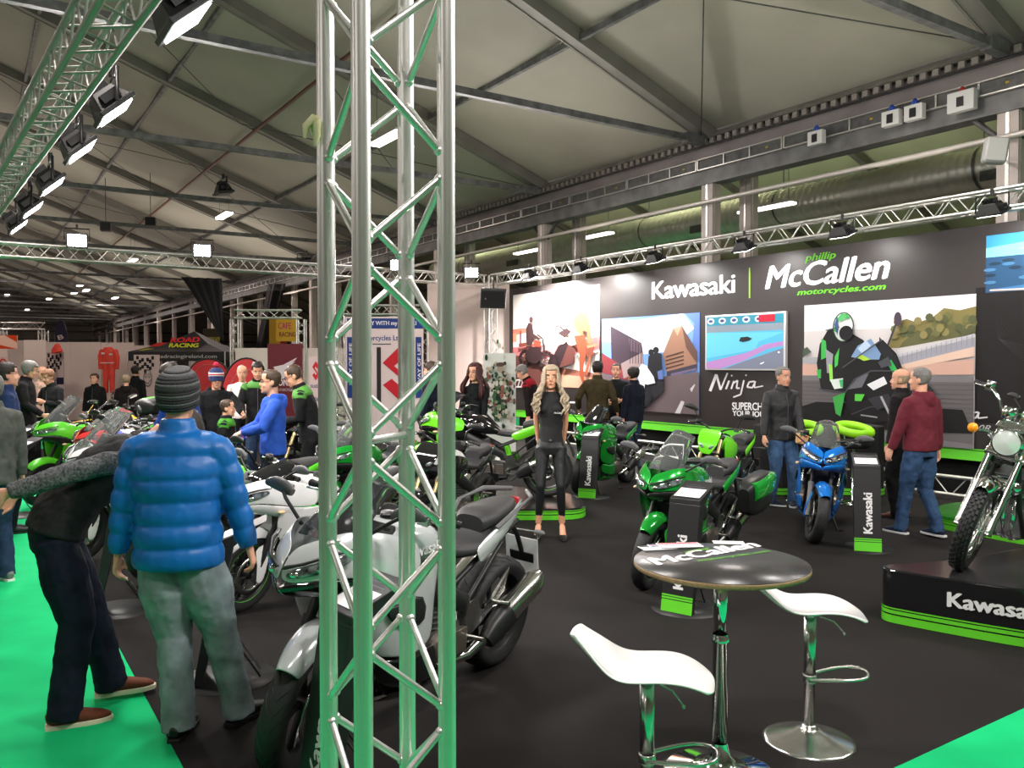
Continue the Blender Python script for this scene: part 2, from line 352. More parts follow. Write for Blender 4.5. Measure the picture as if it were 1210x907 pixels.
# ---- the front truss column: measured corner posts
LC = V((-.327, 2.15, 0)); LR = .163
def cor(deg): a = math.radians(deg-11.7); return LC+V((LR*math.cos(a), LR*math.sin(a), 0))
Rr, Bk, Lf, Fr = cor(0), cor(90), cor(180), cor(270)
t = thing('truss_column', LC, 'scuffed silver four-post lighting truss column standing close in front', 'truss')
for p in (Rr, Bk, Lf, Fr): rod(t, p, p+V((0, 0, 4.05)), .0245, ALU, 'post')
Z = V((0, 0, 1)); br = []
weld = MB()
for k in range(-4, 5):
    za = 1.88+.47*k; zb = za+.235; zc = za-.235
    for s in (Lf, Rr):
        for q in (Fr, Bk):
            for z2 in (zb, zc):
                sg = 1 if z2 > za else -1
                if z2 < .05 or z2 > 3.95: continue
                a = s+Z*(za+sg*.018); b = q+Z*(z2-sg*.018); dd = (b-a).normalized()
                rod(t, a, b, .0098, ALU, 'brace')
                for c, sgn in ((a, 1), (b, -1)): weld.ball(c+dd*sgn*.026, .0135, 8, 6)
weld.build('weld_beads', ALU, t, loc='world')
rod(t, Fr+Z*1.66, Bk+Z*1.652, .0098, ALU, 'cross_tube')
MB().box(LC+Z*.01, (.42, .42, .012), Rh3).build('base_plate', ALU, t, [BEV(.003)], loc='world')
b = MB(); p = Lf+V((-.022, -.012, 2.465)); b.ball(p, (.018, .012, .03), 8, 6).sweep([p+V((-.0, -.01, .02)), p+V((-.022, -.02, -.005)), p+V((-.026, -.018, -.035))], [.012, .010, .005], 7)
b.sweep([p+V((.005, -.015, .01)), p+V((.006, -.02, -.03)), p+V((0, -.018, -.055))], [.011, .010, .004], 7)
tag(b.build('tape_scrap', mat('masking_tape', (.62, .60, .36), .8)), 'crumpled scrap of yellowish tape stuck on the left truss post', 'tape')
TV_, TZ, TU = 0.93, 3.92, 17.75
SIDEV, UPZ = V((VX, VY, 0)), V((0, 0, 1)); DIRU = V((UX, UY, 0))
TVF = -.05
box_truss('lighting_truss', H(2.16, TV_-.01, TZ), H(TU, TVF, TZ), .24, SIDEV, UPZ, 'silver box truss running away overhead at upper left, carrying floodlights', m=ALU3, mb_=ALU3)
box_truss('lighting_truss', H(TU+.05, TVF+.2, TZ), H(TU+.05, 10.85, TZ), .24, DIRU, UPZ, 'silver box truss crossing the back of the stand with bright spotlights', m=ALU2)
box_truss('lighting_truss', H(TU-.15, 11.05, 3.93), H(1.5, 11.05, 3.93), .24, SIDEV, UPZ, 'silver box truss above the printed display wall', m=ALU2)
box_truss('corner_truss', H(TU+.05, 11.05, 0), H(TU+.05, 11.05, 4.05), .24, SIDEV, DIRU, 'upright silver truss at the left end of the display wall', m=ALU2, stuff=True)
box_truss('floor_truss', H(17.2, 11.02, .21), H(2.0, 11.02, .21), .24, SIDEV, UPZ, 'low ladder truss on the floor along the foot of the display wall', m=ALU2, flatladder=True, period=.5)
for k, u in enumerate((5.2, 7.9, 10.6, 13.3, 16)):
    sl_ = ['nearest the chrome motorcycle', 'second from the right end', 'in the middle of the row', 'second from the left end', 'nearest the blonde woman'][k]
    b = MB().sweep([H(u, 11.02, .33), H(u, 11.02, .55)], [.03, .006], 6).tube(H(u, 11.02, 0), H(u, 11.02, .1), .02, 6)
    tag(b.build('truss_spigot', ALU2), 'small steel spigot under the display wall, '+sl_, 'spigot', 'spigots on the floor truss')
# ---- floodlights
def flood(loc, yaw, pitch, label, s=1.0, power=60, group=None, lens=LAMPW, col=(1, .96, .92)):
    t = thing('floodlight', loc, label, 'light', rz=yaw, group=group)
    R_ = M.Rotation(pitch, 4, 'X')     # lamp shines along local -Z rotated by pitch about X
    def part(fn, name, m, mods=None):
        b = MB(); b.T = R_ @ M.Scale(s, 4); fn(b); return b.build(name, m, t, mods)
    body = part(lambda b: b.hexa([(-.15, -.11, .0), (.15, -.11, .0), (.15, .11, .0), (-.15, .11, .0), (-.09, -.07, .11), (.09, -.07, .11), (.09, .07, .11), (-.09, .07, .11)]).box((0, 0, -.012), (.33, .25, .03)), 'housing', BLK, [BEV(.008)])
    def fins(b):
        for k in range(5): b.box((-.06+.03*k, 0, .13), (.006, .12, .05))
        b.box((.13, 0, .05), (.05, .12, .05))
    part(fins, 'cooling_fins', BLK)
    part(lambda b: b.box((0, 0, -.03), (.27, .19, .012)), 'lens', lens)
    b = MB(); b.T = M.Scale(s, 4); b.path([(-.19, 0, .0), (-.19, 0, .2), (.19, 0, .2), (.19, 0, 0)], .012, 6); b.tube((0, 0, .19), (0, 0, .27), .02, 6); b.build('bracket', BLK, t)
    if power:
        d = bpy.data.lights.new('flood_lamp', 'AREA'); d.energy = power; d.color = col; d.size = .26*s; d.shape = 'RECTANGLE'; d.size_y = .18*s; d.spread = math.radians(150)
        o = bpy.data.objects.new('flood_lamp', d); COL.objects.link(o); o.parent = t
        o.matrix_local = R_ @ M.Translation((0, 0, -.05*s))
    return t
AZU = math.radians(123.3)
# left truss: six, shining across the stand (towards +v and down)
yv = math.radians(33.3)-math.pi/2       # local +Y -> +v
for i, (px, py) in enumerate(((216, 20), (133, 128), (93, 176), (60, 217), (36, 246), (20, 266))):
    p = G(px, py, 3.98); w_ = ['nearest and largest floodlight on the overhead left truss', 'second floodlight along the left truss from the near end', 'third floodlight along the left truss from the near end', 'fourth floodlight along the left truss from the near end', 'fifth floodlight along the left truss, second from its far end', 'farthest floodlight on the left truss, by the cross truss']
    flood(p, yv, math.radians(42), 'black '+w_[i]+', lit', 1.35, 75)
# display-wall truss: floods aimed back at the wall
for i, px in enumerate((1172, 995, 879, 774, 686, 626)):
    py = [250, 276, 293, 307, 319, 327][i]; p = PV(px, py, 10.70)
    w_ = ['rightmost floodlight on the truss over the display wall', 'second floodlight from the right over the display wall, above the white lettering', 'third floodlight from the right over the display wall', 'third floodlight from the left over the display wall', 'second floodlight from the left over the display wall', 'leftmost floodlight over the display wall, above the cruiser print']
    flood(p, yv, math.radians(22), 'black '+w_[i], 1.05, [22, 20, 28, 55, 140, 320][i])
SPOT = mat('spot_lens', (1, .97, .93), .3, emit=150)
for i, (px, py) in enumerate(((91, 284), (239, 296), (470, 313), (557, 322))):
    r_ = ray(px, py); u = TU-.33; d = u/(UX*r_.x+UY); p = V((r_.x*d, d, CAMZ+r_.z*d))
    w_ = ['leftmost glaring spotlight on the cross truss', 'second glaring spotlight from the left on the cross truss', 'glaring spotlight on the cross truss seen through the front truss column', 'rightmost glaring spotlight on the cross truss near the hanging speaker'][i]
    yw = math.atan2(p.x, p.y); flood(p, -yw+math.pi, math.radians(83), w_, 1.1, 90, lens=SPOT)
p = PV(362, 311, 7.2); flood(p, yv+math.pi/2, math.radians(30), 'black floodlight facing down on the cross truss beside the front truss column', 1.2, 40)
p = P(797, 0, 5)
t = flood(P(264, 227, 20), yv, math.radians(10), 'small black floodlight hung under a roof tie, unlit', 1.6, 0, lens=BLK)
# speakers
p = P(583, 354, 18.0)
t = thing('loudspeaker', p, 'black loudspeaker hung at the left end of the display wall', 'speaker', rz=.35)
MB().prism([(-.36, -.16, -.2), (.20, -.22, -.2), (.36, .2, -.16), (-.2, .2, -.14)], (0.02, 0, .42)).build('cabinet', BLK, t, [BEV(.02)])
MB().box((-.08, -.195, .0), (.5, .02, .34), M.Rotation(-.1, 3, 'Z')).build('grille', BLKM, t); MB().box((-.25, -.215, -.0), (.03, .01, .04)).build('badge', flat(120, 110, 110), t)
MB().tube((0, 0, .2), (0, 0, .45), .02, 6).build('bracket', BLK, t)
p = P(1176, 178, 11.6)
t = thing('loudspeaker', p, 'small white wall loudspeaker beside the right column', 'speaker', rz=-.3)
MB().box((0, 0, 0), (.30, .2, .36), M.Rotation(.15, 3, 'Y')).build('cabinet', mat('speaker_grey', (.42, .42, .41), .5), t, [BEV(.05, 3)])
MB().box((0, -.1, 0), (.25, .02, .31), M.Rotation(.15, 3, 'Y')).build('grille', mat('speaker_grille', (.52, .52, .5), .7), t, [BEV(.02, 2)])
MB().tube((.1, .05, 0), (.25, .6, 0), .02, 6).build('bracket', STEELD, t)
for px, py, lab in ((125, 268, 'left of the two small black box speakers under the far roof'), (178, 262, 'right of the two small black box speakers under the far roof')):
    t = thing('box_speaker', P(px, py, 24), lab, 'speaker', rz=.3); MB().box((0, 0, 0), (.28, .25, .24)).build('cabinet', BLK, t, [BEV(.01)]); MB().box((0, -.13, 0), (.24, .01, .2)).build('grille', BLKM, t); MB().tube((0, 0, .1), (0, 0, 1.4), .01, 4).build('hanging_wire', STEELD, t)

# ================================================================ DISPLAY WALL
VW = 11.4
NV = V((-VX, -VY, 0))        # out of the wall, towards the stand
t = thing('display_wall', H(9, VW, 0), 'long black printed display wall with product pictures and white lettering', 'display wall')
DW = t
uL = UZ(602, 400, VW)[0]; ZT = 3.70; ZB = .53
WALLM = mat('wall_print', (.018, .0135, .013), .45, 0, .05, 1, spec=.5)
def wbox(mb, u0, u1, z0, z1, v0, v1):
    mb.prism([H(u0, v0, z0), H(u1, v0, z0), H(u1, v0, z1), H(u0, v0, z1)], H(0, v1-v0, 0))
b = MB(); wbox(b, uL, 2.2, ZB, ZT, VW, VW+.06); b.build('board', WALLM, t, loc='world')
b = MB(); wbox(b, uL, 2.2, .53, .69, VW-.012, VW+.02); b.build('lime_band', mat('lime_print', sr(98, 205, 45), .5), t, loc='world')
b = MB(); wbox(b, uL, 2.2, .665, .675, VW-.016, VW); b.build('lime_band_line', flat(30, 110, 20), t, loc='world')
b = MB(); wbox(b, uL, 2.2, 0, .53, VW+.3, VW+.34); b.build('backing_cloth', BLKM, t, loc='world')
b = MB()
for k in range(8): b.tube(H(3.5+2*k, VW+.1, 0), H(3.5+2*k, VW+.1, .55), .02, 6)
b.build('support_posts', STEELD, t, loc='world')
class Print:
    """flat printing: coloured shapes given by their corners on a plane"""
    def __init__(s, plane=None): s.mb = MB(); s.mats = []; s.k = 0; s.plane = plane
    def m(s, c, e=0):
        mm = flat(*c, emit=e)
        if mm not in s.mats: s.mats.append(mm)
        s.mb.mi = s.mats.index(mm)
    def pt(s, p, lift): return s.plane(p, lift)
    def sh(s, c, pts, e=0):
        s.k += 1; s.m(c, e); s.mb.poly([s.pt(p, s.k*.0006) for p in pts]); return s
    def disc(s, c, x, y, rx, ry, n=14, e=0): return s.sh(c, [(x+rx*math.cos(2*math.pi*i/n), y+ry*math.sin(2*math.pi*i/n)) for i in range(n)], e)
    def line(s, c, pts, wd, e=0):
        for (x0, y0), (x1, y1) in zip(pts, pts[1:]):
            dx, dy = x1-x0, y1-y0; l = math.hypot(dx, dy) or 1; nx, ny = -dy/l*wd/2, dx/l*wd/2
            s.sh(c, [(x0+nx, y0+ny), (x1+nx, y1+ny), (x1-nx, y1-ny), (x0-nx, y0-ny)], e)
        return s
    def ring(s, c, x, y, rx, ry, wd, n=16):
        return s.line(c, [(x+rx*math.cos(2*math.pi*i/n), y+ry*math.sin(2*math.pi*i/n)) for i in range(n+1)], wd)
    def text(s, c, txt, x0, y0, x1, y1, bold=.02, shear=0, space=1.0, y0r=None, y1r=None):
        """y0 bottom, y1 top at x0; y0r bottom at x1"""
        s.k += 1; s.m(c); a = s.pt((x0, y0), s.k*.0006); bx = s.pt((x1, y0r if y0r is not None else y0), s.k*.0006); cy = s.pt((x0, y1), s.k*.0006)
        text(s.mb, txt, a, bx-a, cy-a, bold, shear, space=space); return s
    def build(s, name, parent): return s.mb.build(name, s.mats, parent, loc='world' if parent else None)
wp = lambda p, l: PV(p[0], p[1], VW-.004)+NV*l
# plane helper in wall (u, z) units scaled: picture frame given by photo corners -> unit square
def pic(u0, u1, z0, z1):
    return lambda p, l: H(u0+(u1-u0)*p[0], VW-.004-l, z0+(z1-z0)*p[1])
def rectUZ(xl, yt, xr, yb):
    a = UZ(xl, yt, VW); c = UZ(xr, yb, VW); d_ = UZ(xl, yb, VW); return a, c, d_
# --- picture 1: cruisers (photo pixels on the wall plane)
def Z_(py, px): return UZ(px, py, VW)[1]
u0 = UZ(606.5, 400, VW)[0]; u1 = UZ(708.5, 400, VW)[0]
zt1 = (Z_(336, 708)); zb1 = Z_(459, 708)
q = Print(pic(u0, u1, zb1, zt1))
q.sh((240, 232, 226), [(0, 0), (1, 0), (1, 1), (0, 1)])
q.sh((150, 95, 80), [(0, .0), (1, .0), (1, .14), (.6, .2), (0, .3)]).sh((95, 55, 50), [(0, 0), (.35, 0), (.5, .2), (.0, .36)]).sh((205, 150, 125), [(.35, 0), (1, 0), (1, .1), (.6, .13)])
q.sh((200, 120, 120), [(0, .42), (.6, .45), (1, .5), (1, .38), (.5, .3), (0, .33)]).sh((225, 120, 100), [(0, .62), (.16, .63), (.2, .58), (0, .55)]).sh((240, 150, 120), [(.0, .48), (.05, .48), (.05, .58), (0, .58)]).sh((120, 60, 60), [(.09, .45), (.11, .45), (.11, .6), (.09, .6)])
for cx, cy, r_ in ((.17, .30, .075), (.42, .28, .085)): q.ring((35, 22, 24), cx, cy, r_, r_*.62+.03, .035); q.ring((120, 90, 85), cx, cy, r_*.35, r_*.25, .02); [q.line((90, 60, 60), [(cx, cy), (cx+r_*math.cos(a), cy+r_*.9*math.sin(a))], .008) for a in (0, 1.05, 2.1, 3.14, 4.2, 5.2)]
q.sh((45, 28, 30), [(.17, .34), (.24, .42), (.36, .42), (.40, .30), (.32, .24), (.22, .26)]).sh((190, 60, 45), [(.26, .43), (.30, .49), (.38, .47), (.37, .42)]).sh((60, 40, 40), [(.20, .44), (.19, .62), (.22, .68), (.27, .66), (.29, .56), (.35, .52), (.38, .5), (.34, .49), (.27, .52), (.27, .44)]).disc((70, 45, 45), .255, .715, .028, .03).line((50, 35, 35), [(.33, .55), (.40, .5), (.42, .3)], .02).line((120, 60, 50), [(.1, .44), (.2, .45)], .04)
q.sh((40, 24, 28), [(.47, .1), (.50, .28), (.58, .42), (.68, .46), (.72, .36), (.70, .24), (.62, .26), (.55, .06)]).ring((30, 18, 22), .53, .2, .055, .13, .03).sh((90, 50, 45), [(.6, .2), (.75, .24), (.78, .38), (.7, .44)]).disc((235, 225, 215), .62, .49, .06, .055).disc((230, 215, 205), .74, .47, .06, .05).sh((60, 40, 42), [(.58, .55), (.68, .60), (.73, .56), (.66, .50)]).line((50, 30, 30), [(.55, .62), (.6, .62), (.66, .57)], .018).line((80, 50, 50), [(.58, .70), (.58, .74)], .02)
q.sh((190, 110, 80), [(.74, .66), (.80, .74), (.90, .74), (.93, .6), (.95, .45), (.93, .38), (.90, .36), (.90, .55), (.86, .56), (.86, .5), (.80, .54)]).sh((150, 70, 45), [(.76, .52), (.88, .52), (.90, .38), (.86, .2), (.87, .08), (.92, .06), (.85, .05), (.82, .14), (.82, .32)]).sh((170, 80, 50), [(.88, .45), (.92, .3), (.88, .16), (.90, .12), (.94, .3), (.95, .42)]).sh((120, 60, 45), [(.88, .4), (.98, .42), (.96, .32), (.9, .3)]).sh((220, 120, 90), [(.90, .42), (1, .43), (1, .41), (.9, .39)])
q.build('cruiser_print', DW)
# --- picture 2: street ride
u0 = UZ(711.5, 400, VW)[0]; u1 = UZ(827, 400, VW)[0]; zt = Z_(369, 827); zb = Z_(490, 827)
q = Print(pic(u0, u1, zb, zt))
q.sh((110, 150, 215), [(0, 0), (1, 0), (1, 1), (0, 1)]).sh((225, 230, 240), [(.1, .95), (.85, 1), (.95, .85), (.7, .62), (.45, .6), (.1, .8)]).sh((90, 120, 190), [(.86, 1), (1, 1), (1, .5), (.93, .62), (.95, .9)]).sh((190, 205, 230), [(0, .9), (.3, .95), (.3, .7), (0, .75)])
q.sh((62, 48, 60), [(.10, .92), (.44, .72), (.47, .45), (.30, .3), (.12, .3)]).sh((90, 72, 84), [(.3, .78), (.44, .72), (.46, .6), (.32, .64)]).sh((130, 50, 55), [(0, .62), (.2, .5), (.3, .32), (0, .4)]).sh((150, 130, 130), [(.22, .5), (.45, .62), (.47, .42), (.25, .34)])
for k in range(5): q.line((40, 32, 42), [(.32+.03*k, .77-.02*k), (.32+.03*k, .5)], .006)
q.sh((150, 112, 92), [(.66, .60), (.76, .86), (.84, .88), (.98, .62), (.98, .48), (.70, .40)]).sh((95, 68, 60), [(.84, .88), (.98, .62), (.98, .5), (.88, .66)]).sh((185, 150, 125), [(.76, .86), (.84, .88), (.80, .78)])
for k in range(4): q.line((75, 50, 45), [(.69, .45+.04*k), (.86, .50+.04*k)], .014)
q.sh((60, 55, 70), [(.70, .42), (.98, .50), (.98, .44), (.7, .36)]).sh((105, 95, 125), [(.74, .40), (.98, .46), (.98, .44), (.74, .37)])
q.sh((104, 90, 94), [(0, .40), (.3, .30), (.5, .34), (1, .42), (1, 0), (0, 0)]).sh((200, 198, 200), [(.92, .25), (.96, .30), (.965, .29), (.935, .22)]).sh((200, 198, 200), [(.78, .0), (.84, .13), (.87, .12), (.83, .0)])
q.ring((20, 20, 24), .46, .15, .055, .13, .03).ring((150, 150, 160), .46, .15, .025, .06, .012).sh((30, 30, 38), [(.42, .10), (.50, .04), (.60, .14), (.68, .22), (.68, .34), (.56, .40), (.44, .34)]).ring((22, 22, 26), .50, .18, .05, .12, .035).sh((215, 218, 225), [(.40, .40), (.46, .50), (.56, .46), (.60, .30), (.52, .28), (.44, .30)]).sh((25, 25, 32), [(.52, .46), (.53, .58), (.60, .62), (.66, .60), (.67, .40), (.60, .34)]).disc((18, 18, 24), .555, .62, .028, .033).disc((25, 22, 28), .605, .64, .03, .036).sh((90, 110, 170), [(.62, .42), (.67, .44), (.68, .34), (.63, .34)]).sh((220, 220, 225), [(.44, .3), (.5, .32), (.49, .24), (.45, .24)])
q.build('street_print', DW)
# --- picture 3: race track
u0 = UZ(950.5, 400, VW)[0]; u1 = UZ(1153, 400, VW)[0]; zt = Z_(347, 1153); zb = ZB+.16
q = Print(pic(u0, u1, zb, zt))
q.sh((205, 200, 200), [(0, 0), (1, 0), (1, 1), (0, 1)]).sh((228, 226, 230), [(0, .8), (.6, .8), (1, .92), (1, 1), (0, 1)])
q.sh((128, 118, 70), [(.53, .66), (.58, .84), (.64, .86), (.70, .83), (.78, .86), (.84, .92), (.92, .90), (1, .92), (1, .74), (.6, .66)]).sh((98, 98, 62), [(.62, .70), (.70, .78), (.78, .74), (.86, .84), (.93, .8), (1, .82), (1, .74), (.6, .66)])
random.seed(3)
for k in range(34): x = .56+.43*random.random(); q.disc(random.choice([(140, 130, 82), (110, 110, 66), (88, 92, 60)]), x, .74+.14*random.random()*(.5+x/2), .022, .028, 8)
q.sh((160, 160, 172), [(.55, .58), (1, .72), (1, .66), (.58, .50)]).sh((196, 196, 204), [(.55, .60), (1, .745), (1, .73), (.55, .58)])
for k in range(16): q.line((140, 140, 150), [(.60+.026*k, .545+.0085*k), (.60+.026*k, .61+.009*k)], .003)
q.sh((70, 85, 70), [(0, .66), (.03, .68), (.06, .64), (0, .60)]).sh((165, 165, 170), [(0, .60), (.12, .6), (.12, .55), (0, .55)]).sh((205, 165, 150), [(0, .55), (.15, .54), (.5, .52), (1, .58), (1, .48), (0, .46)]).sh((222, 190, 172), [(.58, .53), (1, .66), (1, .6), (.58, .5)]).sh((100, 96, 98), [(0, .46), (1, .47), (1, 0), (0, 0)]).sh((120, 116, 120), [(0, .46), (1, .47), (1, .43), (0, .42)])
for k in range(10): q.line((88, 84, 88), [(0, .40-.03*k), (1, .41-.03*k)], .006)
q.sh((14, 12, 13), [(.0, .22), (.1, .26), (.5, .26), (.95, .25), (1, .1), (.6, .08), (.2, .10), (.0, .12)]).sh((120, 115, 120), [(0, .1), (.3, .11), (.6, .06), (1, .03), (1, 0), (0, 0)])
# rider and machine
q.sh((22, 22, 24), [(.13, .36), (.10, .55), (.12, .70), (.17, .80), (.26, .82), (.40, .72), (.46, .60), (.44, .44), (.30, .34)])
q.sh((60, 180, 80), [(.13, .74), (.16, .72), (.17, .6), (.13, .58)]).sh((60, 180, 80), [(.10, .5), (.13, .51), (.13, .44), (.11, .44)]).sh((70, 190, 80), [(.22, .60), (.25, .67), (.24, .54), (.22, .52)])
q.sh((150, 150, 160), [(.16, .66), (.21, .62), (.20, .48), (.17, .48)]).sh((150, 225, 80), [(.18, .55), (.205, .54), (.21, .42), (.19, .42)]).sh((220, 230, 225), [(.19, .43), (.32, .45), (.32, .38), (.22, .36)]).sh((60, 190, 110), [(.25, .43), (.31, .44), (.29, .36), (.26, .38)])
q.disc((225, 232, 228), .275, .82, .062, .105, 18).ring((40, 70, 50), .275, .82, .064, .107, .008, 20).disc((20, 20, 24), .295, .775, .044, .055, 16).sh((60, 170, 80), [(.215, .80), (.235, .90), (.25, .88), (.232, .78)]).sh((60, 170, 80), [(.26, .92), (.30, .915), (.32, .88), (.27, .885)]).sh((90, 190, 110), [(.235, .88), (.27, .925), (.30, .90), (.27, .86)]).sh((60, 90, 140), [(.22, .84), (.24, .90), (.25, .82), (.24, .76)])
q.sh((18, 18, 20), [(.28, .52), (.40, .62), (.52, .72), (.60, .62), (.64, .50), (.72, .44), (.70, .30), (.60, .16), (.45, .12), (.34, .18), (.28, .3)])
q.sh((120, 150, 190), [(.33, .60), (.37, .68), (.45, .73), (.51, .62), (.50, .58), (.40, .58)]).sh((180, 200, 225), [(.37, .66), (.42, .72), (.45, .68), (.40, .62)]).line((60, 60, 66), [(.55, .68), (.60, .84)], .012).disc((70, 60, 74), .605, .86, .022, .05).sh((30, 30, 34), [(.50, .74), (.56, .66), (.60, .60), (.62, .5), (.58, .52), (.5, .64)]).sh((60, 190, 90), [(.55, .55), (.57, .58), (.62, .48), (.60, .44)]).disc((200, 240, 120), .605, .455, .018, .03).sh((230, 230, 235), [(.43, .40), (.53, .46), (.55, .41), (.47, .36)]).sh((110, 110, 118), [(.31, .36), (.38, .46), (.44, .48), (.40, .38)]).sh((180, 220, 60), [(.36, .60), (.39, .62), (.45, .58), (.41, .57)])
q.ring((30, 30, 34), .73, .20, .085, .21, .045, 20).sh((60, 165, 70), [(.22, .30), (.30, .34), (.27, .16), (.24, .18)]).sh((90, 200, 70), [(.36, .33), (.42, .33), (.40, .28), (.36, .28)]).sh((52, 52, 58), [(.62, .46), (.70, .42), (.80, .22), (.84, .08), (.76, .05), (.66, .2), (.64, .34)]).sh((24, 24, 27), [(.64, .40), (.69, .36), (.77, .18), (.78, .06), (.70, .05), (.65, .18)]).line((74, 74, 82), [(.28, .52), (.40, .62), (.52, .72)], .008).line((74, 74, 82), [(.30, .34), (.36, .44), (.46, .50), (.58, .50), (.70, .44)], .009).line((60, 60, 68), [(.34, .18), (.45, .24), (.60, .26), (.70, .30)], .008).line((88, 88, 96), [(.17, .80), (.26, .82)], .008).line((66, 66, 74), [(.13, .36), (.22, .34), (.30, .34)], .01).sh((46, 46, 52), [(.44, .30), (.56, .34), (.60, .28), (.50, .22)]).sh((70, 72, 80), [(.50, .56), (.56, .60), (.58, .54), (.52, .52)]).line((170, 170, 175), [(.52, .32), (.57, .2)], .014).line((150, 150, 155), [(.40, .18), (.50, .17)], .01)
q.build('race_track_print', DW)
# --- picture 4: corner strip on the right edge
q = Print(pic(UZ(1164, 400, VW)[0], 3.0, Z_(346, 1164), Z_(279, 1164)))
q.sh((60, 150, 200), [(0, 0), (1, 0), (1, 1), (0, 1)]).sh((120, 220, 235), [(0, .62), (.25, .6), (.5, .8), (.4, .9), (0, .78)]).sh((210, 225, 235), [(.15, .72), (.5, .66), (.9, .8), (.9, .92), (.4, .86)]).sh((35, 75, 110), [(0, 0), (1, 0), (1, .5), (.5, .6), (0, .62)]).sh((50, 110, 160), [(0, .05), (.9, .3), (1, .2), (.4, .0)]).line((200, 180, 170), [(.02, .04), (.4, .0), (.9, .12)], .03)
for k in range(24): q.disc(random.choice([(30, 60, 80), (70, 120, 160), (25, 50, 70)]), random.random(), .15+.4*random.random(), .03, .03, 7)
q.build('mountain_road_print', DW)
q = Print(wp)
q.sh((24, 21, 22), [(1153, 340), (1210, 336), (1210, 500), (1153, 500)])
for k in range(7): q.line((60, 56, 58), [(1180, 400), (1210, 408+3*k)], .35).line((50, 46, 48), [(1180, 400), (1176+4*k, 372+3*k)], .3)
q.build('smoke_print', DW)
# --- lettering
q = Print(wp)
def ws(c, s, x0, yb0, yt0, x1, yb1, bold=.02, shear=0, space=1.0): q.text(c, s, x0, yb0, x1, yt0, bold, shear, space, y0r=yb1)
ws((245, 245, 248), 'Kawasaki', 770, 354, 333, 869, 346, .032, 0, .96)
q.sh((150, 190, 60), [(885, 316), (886.5, 316), (886.5, 352), (885, 352)])
ws((245, 245, 248), 'McCallen', 904, 342, 314.5, 1052, 329, .035, .25, 1.0)
ws((110, 200, 50), 'phillip', 951, 311.5, 300.5, 988, 307.5, .03, .25)
ws((110, 200, 50), 'motorcycles.com', 942, 351, 342, 1047, 344, .035, .25)
q.build('sign_lettering', DW)
def script_word(q, c, x0, yb, x1, yt, sl=0.0):
    """brush-like italic word Ninja; drawn strokes in a 0..1 box"""
    X = lambda a, b_: (x0+(x1-x0)*a, yb+(yt-yb)*b_+sl*a)
    S = [([(.0, .28), (.12, .95)], 9), ([(.12, .95), (.2, .32)], 7), ([(.2, .32), (.33, 1.0)], 5), ([(.36, .68), (.30, .34)], 6), ([(.40, .86), (.42, .9)], 5), ([(.45, .66), (.40, .34)], 5), ([(.43, .56), (.52, .68), (.50, .36), (.56, .36)], 5), ([(.64, .68), (.58, .1), (.44, .0)], 5), ([(.67, .86), (.69, .9)], 5), ([(.84, .62), (.74, .60), (.70, .40), (.80, .36), (.86, .62)], 5), ([(.85, .6), (.84, .36), (1.0, .42)], 4)]
    for pts, wd in S: q.line(c, [X(*p) for p in pts], abs(x1-x0)*wd/170)
q = Print(wp)
script_word(q, (225, 222, 226), 839, 470, 902, 441, -2.0)
ws((240, 240, 243), 'SUPERCHARGE', 865.5, 484, 475, 925, 485.5, .035)
ws((240, 240, 243), 'YOUR JOURNEY', 866, 493, 484.5, 925, 496, .035)
script_word(q, (225, 222, 226), 1098, 501, 1168, 474, 3.0)
ws((190, 190, 195), 'SX10R', 1134, 507, 500, 1172, 509.5, .01, .4)
ws((230, 225, 228), 'ZZ25', 608, 458, 448, 622, 457.5, .03)
q.sh((215, 210, 214), [(673, 474), (687, 474.5), (687, 476.5), (673, 476)])
q.build('slogan_lettering', DW)
# ---------------------------------------------------------------- television
u0 = UZ(836.5, 400, VW)[0]; u1 = UZ(931.5, 400, VW)[0]; z1 = Z_(373.5, 836.5); z0 = Z_(437, 836.5)
t = thing('television', H((u0+u1)/2, VW, z0), 'flat television with silver rim showing a race, on the display wall', 'television')
b = MB(); wbox(b, u0, u1, z0, z1, VW-.07, VW-.004); b.build('rim', mat('tv_rim', (.7, .68, .68), .3, .6), t, [BEV(.006)], loc='world')
q = Print(lambda p, l: H(u0+(u1-u0)*(.02+.96*p[0]), VW-.072-l, z0+(z1-z0)*(.03+.94*p[1]))); E = .9
q.sh((70, 150, 180), [(0, 0), (1, 0), (1, 1), (0, 1)], E).sh((40, 120, 140), [(0, .83), (1, .83), (1, 1), (0, 1)], E).sh((110, 120, 130), [(0, .70), (1, .70), (1, .83), (0, .83)], E).sh((85, 165, 190), [(0, .2), (0, .70), (1, .66), (.7, .5), (.65, .35)], E).sh((150, 110, 160), [(0, .12), (.55, .3), (.78, .45), (1, .5), (1, .42), (.8, .36), (.5, .14), (.2, .0), (0, .0)], E).sh((100, 105, 120), [(.25, 0), (.6, .18), (1, .38), (1, 0)], E)
for k in range(5): q.disc((190, 200, 210), .06+.16*k, .92, .05, .06, 12, E).disc((60, 60, 110), .06+.16*k, .92, .03, .03, 10, E)
q.sh((160, 20, 40), [(.70, .86), (.9, .86), (.9, .99), (.70, .99)], E).sh((20, 24, 30), [(.45, .52), (.5, .50), (.58, .52), (.62, .56), (.56, .60), (.47, .59)], E).disc((235, 235, 230), .95, .3, .012, .016, 8, E).sh((220, 220, 225), [(.72, .1), (.77, .13), (.77, .11), (.73, .08)], E)
q.build('screen', t)
